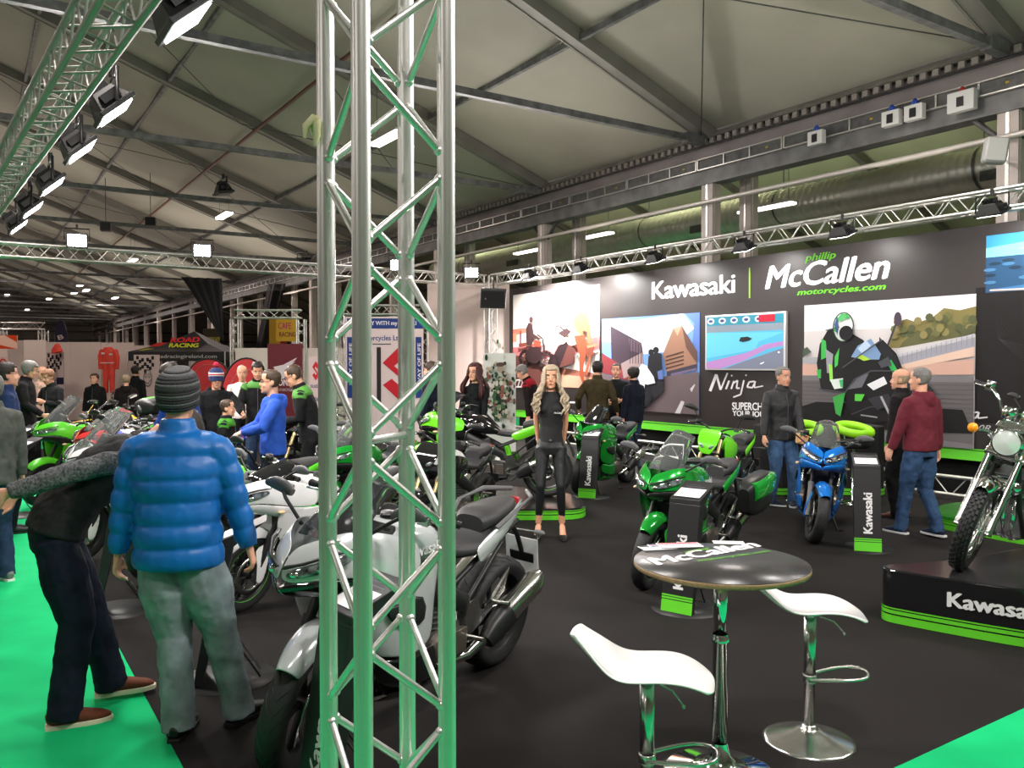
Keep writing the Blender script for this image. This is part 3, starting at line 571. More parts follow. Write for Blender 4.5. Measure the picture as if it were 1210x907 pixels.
# ================================================================ PEOPLE
SKIN = mat('skin', sr(214, 158, 130), .5, 0, .06, 30); SKINT = mat('skin_tan', sr(216, 158, 126), .45, 0, .05, 30)
HAIRS = {k: mat('hair_'+k, c, .55, 0, .35, 90, .4) for k, c in dict(dark=(.018, .012, .009), brown=(.05, .028, .016), grey=(.17, .16, .15), ginger=(.22, .10, .05), light=(.30, .22, .14), red=(.05, .008, .008), blonde=(.42, .33, .23), bald=(.35, .24, .18)).items()}
TEX = {}
def tex(sc):
    if sc not in TEX:
        t = bpy.data.textures.new('folds', 'CLOUDS'); t.noise_scale = sc; t.noise_depth = 2; TEX[sc] = t
    return TEX[sc]
def bake(o):
    dg = bpy.context.evaluated_depsgraph_get(); me = bpy.data.meshes.new_from_object(o.evaluated_get(dg)); old = o.data
    o.modifiers.clear(); o.data = me; me.polygons.foreach_set('use_smooth', [True]*len(me.polygons)); bpy.data.meshes.remove(old); return o
def soft(mb, name, m, parent, vox=.012, folds=0.0, fs=.09, smooth=3, T=None):
    mods = [('REMESH', dict(mode='VOXEL', voxel_size=vox)), ('SMOOTH', dict(factor=.5, iterations=smooth))]
    if folds: mods.append(('DISPLACE', dict(texture=tex(fs), strength=folds, mid_level=.5)))
    o = mb.build(name, m, parent, mods); bake(o); o.data.materials.clear(); o.data.materials.append(m); return o
def ik(a, b, l1, l2, pole):
    a, b = V(a), V(b); d = b-a; L = min(d.length, (l1+l2)*.999); d.normalize(); b = a+d*L
    x = (l1*l1-l2*l2+L*L)/(2*L); h = math.sqrt(max(0, l1*l1-x*x)); p = V(pole); p = (p-d*p.dot(d)).normalized()
    return a+d*x+p*h, b
HEADS = [(-.118, .022, .072, .035), (-.105, .044, .086, .0), (-.08, .056, .09, -.03), (-.05, .064, .088, -.062), (-.02, .070, .086, -.084), (.012, .073, .083, -.097), (.045, .076, .089, -.103), (.075, .073, .082, -.10), (.10, .060, .058, -.082), (.118, .034, .024, -.048), (.123, .012, .0, -.022)]
def hsec(z):
    for a, b in zip(HEADS, HEADS[1:]):
        if a[0] <= z <= b[0]:
            t = (z-a[0])/(b[0]-a[0]); return [a[i]+(b[i]-a[i])*t for i in (1, 2, 3)]
    return HEADS[-1][1:] if z > 0 else HEADS[0][1:]
def hpt(th, z, off=0.0):
    w_, yf, yb = hsec(min(z, .122)); cy = (yf+yb)/2; ry = (yf-yb)/2
    ca, sa = math.cos(th), math.sin(th)
    k = off; zz = z+(off*.8 if z > .06 else 0)*(z-.06)/.06
    return V(((w_+k)*math.copysign(abs(ca)**.85, ca), cy+(ry+k)*math.copysign(abs(sa)**.9, sa), zz))
def hand(mb, wr, fd, pn, side, curl=.5, grip=False, k=1.0):
    """wr wrist, fd finger direction, pn palm normal (towards palm side); thumb leaves along the side"""
    fd = V(fd).normalized(); pn = V(pn); pn = (pn-fd*pn.dot(fd)).normalized(); sd = fd.cross(pn)*side
    mb.sweep([wr, wr+fd*.03, wr+fd*.065, wr+fd*.092], [(.026, .019), (.034, .017), (.041, .015), (.038, .012)], 10, ref=sd)
    for i, (o_, l) in enumerate(((.030, .072), (.010, .080), (-.010, .074), (-.029, .058))):
        p = wr+fd*(.088-.004*abs(i-1))+sd*o_; c = curl*(1+.12*i); d = fd.copy(); pts = [p-fd*.02, p]
        for j, f_ in enumerate((.45, .30, .25)):
            a = c*(.7+.5*j); d = (d*math.cos(a)+pn*math.sin(a)).normalized(); p = p+d*l*f_; pts.append(p.copy())
        mb.sweep(pts, [.0095, .0100, .0092, .0086, .0068], 7, ref=sd)
    p = wr+fd*.028+sd*.026; d1 = (fd*.65+sd*.7+pn*.25).normalized(); d2 = (fd*.9+sd*.15+pn*.45).normalized()
    mb.sweep([p-d1*.01, p+d1*.034, p+d1*.034+d2*.03, p+d1*.034+d2*.052], [.014, .0125, .0105, .008], 7, ref=pn)
def person(loc, yaw, label, h=1.75, sex='m', lean=0, neck=0, hyaw=0, hand_l=(-.25, .04, .80), hand_r=(.25, .04, .80), foot_l=(-.10, .0), foot_r=(.10, .0), fyaw=(0, 0), hipy=0.0, drop=0.0, curl=.5,
           hair='dark', style='short', skin=None, top='jacket', topc=None, top2=None, legs='jeans', legc=None, shoec=None, solec=None, vox=.010, face=True, glasses=False, build=1.0, elbow=(0, -1, -.35), finger=None, parts=None, heel=0.0, kneep=(0, 1, 0), raw=None, vest=None):
    s = h/1.75; skin = skin or SKIN; t = thing('person', loc, label, 'person', rz=yaw)
    def mbs(): b = MB(); b.T = M.Scale(s, 4); return b
    W = build; fem = sex == 'f'
    hc = V((0, hipy, .93-drop+heel*.85)); L = math.radians(lean)
    def sp(segs):
        p = hc.copy(); out = [p.copy()]
        for dl, a in segs: p = p+V((0, math.sin(a), math.cos(a)))*dl; out.append(p.copy())
        return out
    P0, P1, P2, P3 = sp([(.13, L*.55), (.22, L*.95), (.19, L*1.1)])
    ta = L*1.1; td = V((0, math.sin(ta), math.cos(ta))); tn = V((0, math.cos(ta), -math.sin(ta)))
    na = L*.75+math.radians(neck); nd = V((0, math.sin(na), math.cos(na)))
    sw = (.155 if fem else .178)*(1+(W-1)*.5)
    SH = {-1: P3-td*.045+V((-sw, 0, 0)), 1: P3-td*.045+V((sw, 0, 0))}
    hx = .085; ankz = .085+heel
    feet = {-1: V((foot_l[0], foot_l[1], foot_l[2]+ankz if len(foot_l) > 2 else ankz)), 1: V((foot_r[0], foot_r[1], foot_r[2]+ankz if len(foot_r) > 2 else ankz))}
    hip = {k: hc+V((hx*k, 0, -.04)) for k in (-1, 1)}; knee = {}; ank = {}
    for k in (-1, 1): knee[k], ank[k] = ik(hip[k], feet[k], .41, .41, kneep)
    el, wri, hd = {}, {}, {}
    for k, tg in ((-1, hand_l), (1, hand_r)):
        pole = V((k*.35+elbow[0]*k, elbow[1], elbow[2])); el[k], wri[k] = ik(SH[k], tg, .285, .255, pole); hd[k] = (wri[k]-el[k]).normalized()
        if finger: f_ = finger[0 if k < 0 else 1]; hd[k] = V(f_).normalized() if f_ else hd[k]
    HC = P3+nd*.055+V((0, .02, 0))+V((0, math.sin(na*.8), math.cos(na*.8)))*.115
    R_ = M.Translation(HC) @ M.Rotation(math.radians(hyaw), 4, 'Z') @ M.Rotation(-na, 4, 'X')
    # ---- body: one continuous skin
    b = mbs(); f = .84 if not raw else 1
    tr = [(.150, .100), (.128 if not fem else .105, .088), (.155 if not fem else .13, .10), (.128 if not fem else .105, .075), (.055, .055)]
    b.sweep([P0-V((0, 0, .05)), P1, P2, P3-td*.03, P3+nd*.04], [(x*f, y*f) for x, y in tr], 16)
    b.sweep([P3-nd*.03, P3+nd*.05, R_ @ V((0, -.022, -.05))], [.062 if not fem else .05, .054 if not fem else .044, .052 if not fem else .043], 12)
    for k in (-1, 1):
        b.sweep([P3-td*.03+V((k*.04, 0, 0)), SH[k]-td*.025-V((k*.012, 0, 0)), SH[k].lerp(el[k], .5), el[k], el[k].lerp(wri[k], .35), wri[k]], [.036, .038 if not fem else .034, .042 if not fem else .034, .034 if not fem else .029, .034 if not fem else .029, .023 if not fem else .019], 10)
        pn = V((-k, 0, 0)) if abs(hd[k].x) < .7 else V((0, -.3, -1))
        hand(b, wri[k], hd[k], pn, 1 if True and (hd[k].cross(pn)).dot(V((0, 1, .2))) > 0 else -1, curl)
        b.sweep([hip[k]+V((0, 0, .03)), hip[k].lerp(knee[k], .5), knee[k], knee[k].lerp(ank[k], .35), ank[k]], [.075*f, .064*f, .050*f, .050*f, .034], 12)
        fr = V((math.sin(-math.radians(fyaw[0 if k < 0 else 1])), math.cos(math.radians(fyaw[0 if k < 0 else 1])), 0)); drp = V((0, 0, -ankz+.03))
        a = ank[k]; b.sweep([a-fr*.045+V((0, 0, -.045)), a+fr*.02+V((0, 0, -.035)), a+fr*.10+V((0, 0, -.055-heel*.8)), a+fr*.17+V((0, 0, -.062-heel))], [.026, .032, (.036, .022), (.030, .014)], 10, ref=(1, 0, 0))
    b.T = M.Scale(s, 4) @ R_
    b.rings([[hpt(2*math.pi*i/20, z) for i in range(20)] for z, *_ in HEADS])
    b.sweep([(0, .080, .018), (0, .092, -.005), (0, .106, -.036)], [.009, .011, (.016, .012)], 8); b.ball((0, .093, -.040), (.015, .011, .009), 8, 6)
    for k in (-1, 1):
        b.ball((k*.077, -.008, -.012), (.010, .018, .032), 8, 6); b.ball((k*.032, .080, .024), (.024, .010, .007), 8, 6); b.ball((k*.038, .066, -.04), (.024, .022, .022), 8, 6)
    b.ball((0, .088, -.072), (.024, .010, .008), 8, 6); b.ball((0, .080, -.105), (.024, .016, .014), 8, 6)
    soft(b, 'body', skin, t, vox*s, 0, smooth=2)
    T2 = M.Scale(s, 4) @ R_
    def hp(fn, name, m, mods=None):
        b = MB(); b.T = T2; fn(b); return b.build(name, m, t, mods)
    if face:
        for k in (-1, 1):
            e = hp(lambda b: b.ball((k*.032, .0765, .002), (.0125, .0105, .0065), 10, 8), 'eye', mat('eye_white', (.75, .72, .70), .2))
            q = MB(); q.T = T2; q.ball((k*.032, .0850, .002), (.0055, .0040, .0055), 8, 6); q.build('iris', mat('iris', (.03, .025, .02), .15), e)
            hp(lambda b: b.sweep([(k*.014, .0915, .026), (k*.034, .092, .031), (k*.052, .078, .024)], [.0035, .005, .003], 6), 'eyebrow', HAIRS[hair if hair in ('dark', 'brown', 'grey') else 'brown'])
        hp(lambda b: b.sweep([(-.024, .089, -.071), (-.010, .0985, -.067), (0, .0985, -.069), (.010, .0985, -.067), (.024, .089, -.071)], [.002, .006, .006, .006, .002], 6), 'mouth', mat('lips', sr(176, 92, 86), .4))
    if glasses:
        def gl(b):
            for k in (-1, 1): b.sweep([(k*.034+.021*math.cos(a), .098, .001+.014*math.sin(a)) for a in [i*math.pi/5 for i in range(10)]], .0022, 5, ref=(0, 1, 0), close=True); b.tube((k*.055, .096, .004), (k*.079, .0, .006), .002, 5)
            b.tube((-.013, .10, .004), (.013, .10, .004), .002, 5)
        hp(gl, 'glasses', BLK)
    # ---- hair or hat
    hm = HAIRS[hair]
    def shell(keep, off, name='hair', zmin=-.07, m=hm, mods=None):
        b = MB(); b.T = T2; nz, nt = 16, 32; g = []
        for i in range(nz+1):
            z = zmin+(.123-zmin)*(i/nz)**.9
            g.append([hpt(2*math.pi*j/nt, z, off+.005*noise.noise(V((math.cos(j*.196)*5, math.sin(j*.196)*5, z*60)))) for j in range(nt)])
        vs = [p for r in g for p in r]; fs = []
        for i in range(nz):
            for j in range(nt):
                zc = (g[i][j].z+g[i+1][j].z)/2; th = 2*math.pi*(j+.5)/nt; fwd = math.sin(th)
                if keep(fwd, zc): fs.append((i*nt+j, i*nt+(j+1) % nt, (i+1)*nt+(j+1) % nt, (i+1)*nt+j))
        fs.append(tuple(nz*nt+j for j in range(nt)))
        used = sorted({i for f_ in fs for i in f_}); mp = {a: i for i, a in enumerate(used)}
        b.add([vs[i] for i in used], [tuple(mp[i] for i in f_) for f_ in fs]); return b.build(name, m, t, [SOL(off, -1)] + (mods or []))
    if style == 'short': shell(lambda f_, z: z > (.078 if f_ > .55 else .03 if f_ > .1 else .005 if f_ > -.25 else -.06), .014)
    elif style == 'full': shell(lambda f_, z: z > (.07 if f_ > .6 else .0 if f_ > .1 else -.03 if f_ > -.25 else -.07), .017)
    elif style == 'crop': shell(lambda f_, z: z > (.088 if f_ > .5 else .035 if f_ > .1 else .01 if f_ > -.25 else -.055), .006)
    elif style == 'bald': shell(lambda f_, z: (z < .05 and z > -.05 and f_ < .1), .005)
    elif style in ('long', 'straight'):
        shell(lambda f_, z: z > (.085 if f_ > .75 else .055 if f_ > .45 else -.02 if f_ > .2 else -.07), .016)
        rnd = random.Random(5); b = MB(); b.T = M.Scale(s, 4); wavy = style == 'long'
        hw = R_.to_3x3()
        for i in range(46 if wavy else 30):
            th = math.radians(rnd.uniform(38, 322))+math.pi/2     # around the head, leaving the face free
            st = HC+hw @ hpt(th, .085, .008); side_ = math.copysign(1, st.x-HC.x); fw = math.sin(th)
            p1 = HC+hw @ hpt(th, .02, .018); p2 = HC+hw @ hpt(th, -.05, .028)
            fall = (.30 if wavy else .27)+rnd.uniform(-.05, .05); out = .045+.075*rnd.random()
            ex = HC.x+side_*(.075+out*.9) if abs(st.x-HC.x) > .02 else HC.x+rnd.uniform(-.06, .06)
            ey = HC.y+(.075+rnd.uniform(-.03, .03) if fw > -.35 else -.09)
            pts = [st, p1, p2]; ph = rnd.uniform(0, 6)
            for j in range(1, 13):
                u = j/12; x = p2.x+(ex-p2.x)*min(1, u*1.6); y = p2.y+(ey-p2.y)*min(1, u*1.5); z = p2.z-fall*u
                a = .021*min(1, u*2) if wavy else .002; pts.append(V((x+a*math.sin(ph+j*1.25), y+a*math.cos(ph+j*1.25), z)))
            b.sweep(pts, [.006, .013, .014]+[.014]*9+[.011, .008, .003], 6, ref=(0, 1, 0))
        b.build('long_hair', hm, t)
    elif style in ('beanie', 'bobble'):
        n = 15
        mm = [mat('beanie_dark', (.020, .020, .022), .9, 0, .3, 150, .5), mat('beanie_grey', (.085, .085, .09), .9, 0, .3, 150, .5)] if style == 'beanie' else [mat('hat_navy', (.02, .03, .10), .9, 0, .2, 150, .5), mat('hat_red', (.42, .03, .05), .9), mat('hat_white', (.6, .6, .62), .9)]
        b = MB(); b.T = T2; pr = None
        for i in range(n):
            z0 = -.035+i*.0125; z1 = z0+.0125; tilt = lambda z: [hpt(2*math.pi*j/24, min(z, .118), .022) + V((0, 0, (z-min(z, .118)) - .028*math.sin(2*math.pi*j/24)*-1*(1 if z < .06 else .6))) for j in range(24)]
            b.mi = (1 if i % 3 == 2 else 0) if style == 'beanie' else (0 if i < 5 else (2 if i in (5, 8) else 1 if i < 8 else 0))
            if z0 < .118: b.rings([tilt(z0), tilt(min(z1, .122))], cap=False)
        zt = .122; top_ = [hpt(2*math.pi*j/24, .118, .022)+V((0, 0, .004)) for j in range(24)]; c_ = V((0, -.01, .03))
        R2 = [[V((p.x*(1-a), -.01+(p.y+.01)*(1-a), p.z*(1-a)+.142*a)) for p in tilt(.122)] for a in (0, .25, .5, .75, .9, .98)]
        b.rings(R2); b.build('knit_hat', mm, t, [SOL(.006, 0)])
        if style == 'bobble':
            b = MB(); b.T = T2; b.ball((0, -.01, .185), .038, 12, 8); b.build('bobble', mat('bobble_red', (.45, .02, .06), 1, 0, .4, 200, 1), t)
    # ---- trousers
    if legs:
        lc = legc or mat('jeans_blue', sr(62, 88, 122), .85, 0, .28, 14, .2)
        fat = dict(slim=.90, jeans=1.12, loose=1.3)[legs]; b = mbs()
        wst = P1 if not fem else P1
        b.sweep([P0+V((0, -.005, -.10)), P0-V((0, 0, .03)), P0+(P1-P0)*.7], [(.142*W, .105*W), (.165*W if not fem else .162, .118*W if not fem else .112), (.140*W if not fem else .118, .102*W if not fem else .09)], 18)
        for k in (-1, 1):
            hem = ank[k]+V((0, 0, -.045 if legs != 'slim' else .035))
            r0 = [.092, .082, .066, .062, .058, .062] if legs != 'slim' else [.088, .074, .052, .052, .042, .034]
            b.sweep([hip[k]+V((0, 0, .0)), hip[k].lerp(knee[k], .45), knee[k], knee[k].lerp(ank[k], .35), knee[k].lerp(ank[k], .75), hem], [r*(fat if i else 1)*(W if i < 2 else 1) for i, r in enumerate(r0)], 14)
        soft(b, 'trousers', lc, t, max(.009, vox)*s, .020 if legs != 'slim' else .004, .085)
    # ---- shoes
    sc_ = shoec or BLK; so = solec or BLK
    for k in (-1, 1):
        yw = math.radians(fyaw[0 if k < 0 else 1]); a = ank[k]; base = a.z-ankz
        Tm = M.Scale(s, 4) @ M.Translation((a.x, a.y, base)) @ M.Rotation(yw, 4, 'Z')
        b = MB(); b.T = Tm
        if heel:
            b.sweep([(0, -.068, .112), (0, -.02, .092), (0, .05, .062), (0, .105, .044), (0, .165, .026), (0, .205, .018)], [(.020, .030), (.036, .026), (.041, .022), (.045, .027), (.038, .022), (.008, .008)], 12); sh = b.build('shoe', sc_, t, [SUB(1)])
            q = MB(); q.T = Tm; q.sweep([(0, -.062, .07+heel*.45), (0, -.06, 0)], [.012, .006], 8); q.prism([(-.035, .05, 0), (.035, .05, 0), (.02, .17, 0), (-.02, .17, 0)], (0, 0, .022)); q.build('heel', sc_, sh)
        else:
            b.sweep([(0, -.075, .05), (0, -.055, .055), (0, .0, .055), (0, .06, .048), (0, .13, .038), (0, .185, .030), (0, .20, .026)], [(.02, .02), (.036, .040), (.040, .044), (.043, .034), (.046, .024), (.034, .018), (.01, .008)], 14, power=.85); sh = b.build('shoe', sc_, t, [SUB(1)])
            q = MB(); q.T = Tm; ol = [(.030, -.08), (.040, -.03), (.040, .03), (.048, .10), (.046, .15), (.028, .20), (0, .212)]; ol = ol+[(-x, y) for x, y in reversed(ol[:-1])]
            q.prism([(x, y, 0) for x, y in ol], (0, 0, .024)); q.build('sole', so, sh, [BEV(.004)])
            q = MB(); q.T = Tm
            for j in range(4): q.tube((-.02, .045+.02*j, .083-.009*j), (.02, .045+.02*j, .083-.009*j), .003, 5)
            q.build('laces', so if solec else sc_, sh)
    # ---- top
    if top:
        tc_ = topc or BLKM; b = mbs(); th_ = dict(tshirt=.010, shirt=.012, jacket=.024, hoodie=.026, puffer=.040, gilet=.028)[top]; hemd = dict(tshirt=.02, shirt=-.02, jacket=-.09, hoodie=-.03, puffer=-.10, gilet=-.06)[top]
        hip_r = (.150*W+th_+.005, .108*W+th_) if not fem else (.128+th_, .092+th_)
        base = [(P0+V((0, 0, hemd)), hip_r), (P0+(P1-P0)*.6, (hip_r[0]*(.96 if not fem else .9), hip_r[1]*1.0)), (P1+(P2-P1)*.3, ((.142*W if not fem else .105)+th_, (.098*W if not fem else .085)+th_)), (P2, ((.162*W if not fem else .130)+th_, (.108*W if not fem else .108)+th_)), (P3-td*.06, ((.170*W if not fem else .140)+th_*.8, .092+th_*.8)), (P3-td*.01, ((.115 if not fem else .09)+th_, .075+th_)), (P3+nd*.02, (.070+th_*.4, .066+th_*.3))]
        def band(ps, amp, step):
            out_p, out_r = [], []
            acc = 0
            for (a, ra), (c, rc) in zip(ps, ps[1:]):
                l = (c-a).length; n = max(2, int(l/.008))
                for i in range(n):
                    q_ = i/n; d_ = acc+l*q_; m_ = abs(math.sin(math.pi*d_/step))**.5*amp-amp; out_p.append(a.lerp(c, q_)); out_r.append((ra[0]+(rc[0]-ra[0])*q_+m_, ra[1]+(rc[1]-ra[1])*q_+m_))
                acc += l
            out_p.append(ps[-1][0]); out_r.append(ps[-1][1]); return out_p, out_r
        if top in ('puffer', 'gilet'): pp, rr = band(base, .020 if top == 'puffer' else .008, .108 if top == 'puffer' else .055); b.sweep(pp, rr, 22)
        else: b.sweep([a for a, _ in base], [r for _, r in base], 20)
        if fem and top != 'puffer':
            for k in (-1, 1): b.ball(P2+V((k*.062, 0, .03))+tn*.075, (.06, .05, .055), 10, 8)
        if top != 'gilet':
            for k in (-1, 1):
                ra = .050 if not fem else .041
                arm = [(P3-td*.05+V((k*.07, 0, 0)), ra), (SH[k]+V((k*.0, 0, -.012-th_*.5)), ra+th_*.55), (SH[k].lerp(el[k], .45), ra+th_*.55), (el[k], ra*.86+th_*.6), (el[k].lerp(wri[k], .5), ra*.8+th_*.55), (wri[k]-hd[k]*.005 if top != 'tshirt' else wri[k], ra*.62+th_*.45)]
                b.ball(SH[k]+V((-k*.018, 0, -.018-th_*.4)), (ra+th_*.6, ra+th_*.8, ra+th_*.6), 14, 10)
                b.sweep([P3-td*.07+V((k*.06, 0, 0)), SH[k]+V((-k*.02, 0, -.02))], [(.075+th_*.5), (ra+th_*.6)], 12)
                if top == 'tshirt': arm = arm[:2]+[(SH[k].lerp(el[k], .52), ra+th_)]
                if top == 'puffer':
                    pp, rr = band([(a, (r, r)) for a, r in arm], .015, .105); b.sweep(pp, rr, 14)
                else: b.sweep([a for a, _ in arm], [r for _, r in arm], 14)
        if top in ('jacket', 'puffer', 'gilet'):
            c0 = P3+nd*.0; b.sweep([c0-nd*.02, c0+nd*.045, c0+nd*.075], [(.085+th_*.3, .080+th_*.3), (.076+th_*.2, .074+th_*.2), (.068+th_*.2, .068+th_*.2)], 16)
        if top == 'hoodie':
            for a_ in range(-4, 5):
                an = math.radians(a_*25-90); b.ball(P3+nd*.012+V((.088*math.cos(an), .075*math.sin(an)-.01, .008*a_*a_/16)), (.036, .034, .036), 8, 6)
            b.ball(P3-td*.04-tn*.10, (.085, .05, .085), 12, 8)
        cv = max(.009, vox)*s
        soft(b, {'puffer': 'puffer_jacket', 'gilet': 'gilet'}.get(top, top), tc_, t, cv, {'puffer': .009, 'tshirt': .006}.get(top, .018), .085, 2 if top == 'puffer' else 3)
        if vest:
            b = mbs(); vb = [(p_, (r_[0]+.016, r_[1]+.018)) for p_, r_ in base[:5]]+[(base[5][0], (base[5][1][0]+.006, base[5][1][1]+.01))]
            b.sweep([a for a, _ in vb], [r for _, r in vb], 20); c0 = P3; b.sweep([c0-nd*.02, c0+nd*.05], [.09, .082], 16)
            for k in (-1, 1): b.ball(SH[k]+V((-k*.035, 0, -.01)), (.06, .075, .07), 12, 8)
            soft(b, 'padded_vest', vest, t, cv, .014, .06)
        if top2 and top in ('jacket', 'gilet', 'shirt'):   # contrasting yoke on the shoulders
            b = mbs(); b.sweep([P3-td*.085, P3-td*.05, P3-td*.005, P3+nd*.03], [((.172+th_)*W, .10+th_), ((.170+th_)*W, .098+th_), (.12+th_, .082+th_), (.08+th_*.4, .074+th_*.3)], 20)
            for k in (-1, 1): b.sweep([SH[k]+V((-k*.03, 0, .002)), SH[k].lerp(el[k], .25)], [.056+th_*.7, .053+th_*.6], 14)
            soft(b, 'shoulder_yoke', top2, t, cv, .006)
        if top in ('puffer', 'jacket', 'gilet') and face:
            b = mbs(); b.sweep([P0+V((0, 0, hemd))+V((0, hip_r[1]+.004, 0)), P1+V((0, hip_r[1]+.0, 0)), P2+tn*(.108*W+th_+.004), P3-td*.05+tn*(.092+th_)], .004, 5); b.build('zip', GREYP, t)
    t['j'] = 1; del t['j']
    return t, dict(P0=P0, P1=P1, P2=P2, P3=P3, td=td, tn=tn, nd=nd, SH=SH, el=el, wri=wri, hip=hip, knee=knee, ank=ank, HC=HC, R=R_, s=s)
# ================================================================ STAND FURNITURE
KW = 'Kawasaki'
LB = mat('lime_vinyl', sr(98, 205, 45), .4)
def kiosk(loc, rz, label, group=None, paper=PAPER):
    t = thing('info_totem', loc, label, 'information stand', rz=rz)
    w2 = .125
    b = MB(); b.hexa([(-w2, -.10, .012), (w2, -.10, .012), (w2, -.055, .012), (-w2, -.055, .012), (-w2, .03, .80), (w2, .03, .80), (w2, .12, .80), (-w2, .12, .80)])
    b.hexa([(-w2, .03, .80), (w2, .03, .80), (w2, .12, .80), (-w2, .12, .80), (-w2, .035, .835), (w2, .035, .835), (w2, .30, .94), (-w2, .30, .94)]); b.build('board', mat('totem_black', (.012, .012, .013), .45), t, [BEV(.004)])
    n = V((0, -.9867, -.163)).normalized()*-1; n = V((0, -.9866, .1628)); up = V((0, .1628, .9866))
    fp = lambda x, q: V((x, -.10, .012))+up*q+n*.002
    b = MB(); b.poly([fp(-w2, 0), fp(w2, 0), fp(w2, .125), fp(-w2, .125)]); st = b.build('lime_strip', LB, t)
    b = MB()
    for q in (.088, .108): b.poly([fp(-w2, q)+n*.001, fp(w2, q)+n*.001, fp(w2, q+.006)+n*.001, fp(-w2, q+.006)+n*.001])
    b.build('strip_line', BLK, st)
    b = MB(); a = fp(.045, .17); text(b, KW, a, up*.40, V((-.085, 0, 0)), .045, 0); b.build('lettering', flat(240, 240, 240), t)
    b = MB(); q0, q1 = V((0, .035, .837)), V((0, .33, .942)); e = (q1-q0).normalized(); nn = V((0, -e.z, e.y))
    b.poly([V((-w2+.02, 0, 0))+q0+e*.03+nn*.004, V((w2-.02, 0, 0))+q0+e*.03+nn*.004, V((w2-.02, 0, 0))+q1-e*.03+nn*.004, V((-w2+.02, 0, 0))+q1-e*.03+nn*.004]); sh = b.build('info_sheet', paper, t)
    b = MB()
    for k in range(5): c = q0+e*(.10+.03*k)+nn*.006; b.poly([c+V((-.08, 0, 0)), c+V((.03+.05*(k % 2), 0, 0)), c+V((.03+.05*(k % 2), 0, 0))+e*.006, c+V((-.08, 0, 0))+e*.006])
    b.build('printed_lines', flat(120, 120, 130), sh)
    b = MB().lathe([(.001, .0), (.27, 0), (.27, .01), (.001, .012)], 28, c=(0, .08, 0)); b.build('base_plate', BLK, t)
    MB().path([(-.06, .02, .40), (-.06, .26, .02), (.06, .26, .02), (.06, .02, .40)], .006, 6).build('back_stay', BLK, t)
    return t
def az(deg): return math.radians(deg)
kiosk(G(806, 722), az(-38), 'black slanted information totem right behind the round bar table'); kiosk(G(1024, 650), az(-16), 'black slanted information totem beside the blue motorcycle')
kiosk(G(696, 588), az(-24), 'black slanted information totem before the dark green tourer, right of the blonde woman')
kiosk(V((-.75, 3.36, 0)), az(-50), 'nearest black information totem, in front of the silver sports tourer')
kiosk(G(128, 722), az(-68), 'black information totem seen edge on between the two backs at left')
kiosk(V((-1.74, 4.80, 0)), az(-75), 'black information totem half hidden by the legs in grey jeans')
kiosk(V((-6.0, 9.95, 0)), az(-30), 'black information totem under the green adventure bike at far left')
kiosk(V((-7.2, 12.0, 0)), az(-25), 'farther black information totem left of the green adventure bike')
def platform(pts, h, side, label, text_at=None, name='display_plinth', top=None):
    c = V((sum(p[0] for p in pts)/len(pts), sum(p[1] for p in pts)/len(pts), 0)); t = thing(name, c, label, 'display plinth')
    # smooth the outline (Chaikin)
    for _ in range(2):
        q = []
        for i in range(len(pts)): a, b_ = V((*pts[i], 0)), V((*pts[(i+1) % len(pts)], 0)); q += [tuple(a.lerp(b_, .25))[:2], tuple(a.lerp(b_, .75))[:2]]
        pts = q
    b = MB(); b.prism([(x-c.x, y-c.y, .004) for x, y in pts], (0, 0, h-.004)); b.build('body', side, t, [BEV(.006)])
    b = MB(); b.prism([((x-c.x)*.985, (y-c.y)*.985, h) for x, y in pts], (0, 0, .006)); b.build('top_sheet', top or mat('gloss_top', (.02, .02, .021), .18), t)
    for z0, z1 in ((.01, .065), (.075, .10), (.108, .118)):
        if z1 > h: continue
        b = MB(); r = [[V(((x-c.x)*1.004, (y-c.y)*1.004, z)) for x, y in pts] for z in (z0, z1)]; b.rings(r, cap=False); b.build('lime_stripe', LB, t)
    return t
NP = [(2.70, 6.02), (2.66, 5.90), (2.74, 5.80), (3.31, 5.33), (3.9, 4.98), (4.9, 4.95), (5.5, 5.6), (5.4, 6.7), (4.6, 7.0), (3.75, 6.35), (3.1, 6.08)]
t = platform(NP, .38, BLKG, 'black curved plinth with lime stripes under the chrome cruiser')
a = G(1103, 717, 0); p0 = V((2.955, 5.605, 0)); p1 = V((3.45, 5.215, 0)); nn = V((-(p1-p0).y, (p1-p0).x, 0)).normalized()*-1
b = MB(); dirp = (p1-p0).normalized(); text(b, KW, V((2.965, 5.612, .195))-V((-nn.x, -nn.y, 0))*.012, dirp*.58, V((0, 0, .105)), .045)
b.build('lettering', flat(240, 240, 240), t, loc='world')
GRP = mat('green_plinth', (.03, .27, .02), .35)
t = platform([(4.80, 9.4), (4.78, 9.15), (4.95, 8.85), (5.3, 8.15), (6.2, 8.0), (7.3, 8.3), (7.6, 9.4), (7.0, 10.2), (5.8, 10.2), (5.1, 9.9)], .16, GRP, 'low green plinth behind the chrome cruiser', top=mat('green_top', (.015, .13, .015), .2))
t = platform([(-1.7, 10.0), (-.5, 9.72), (.6, 9.68), (.88, 9.85), (.90, 10.3), (.7, 11.2), (0, 11.6), (-1.6, 11.6), (-2, 10.8)], .13, BLKG, 'low black plinth with lime stripes behind the blonde woman')
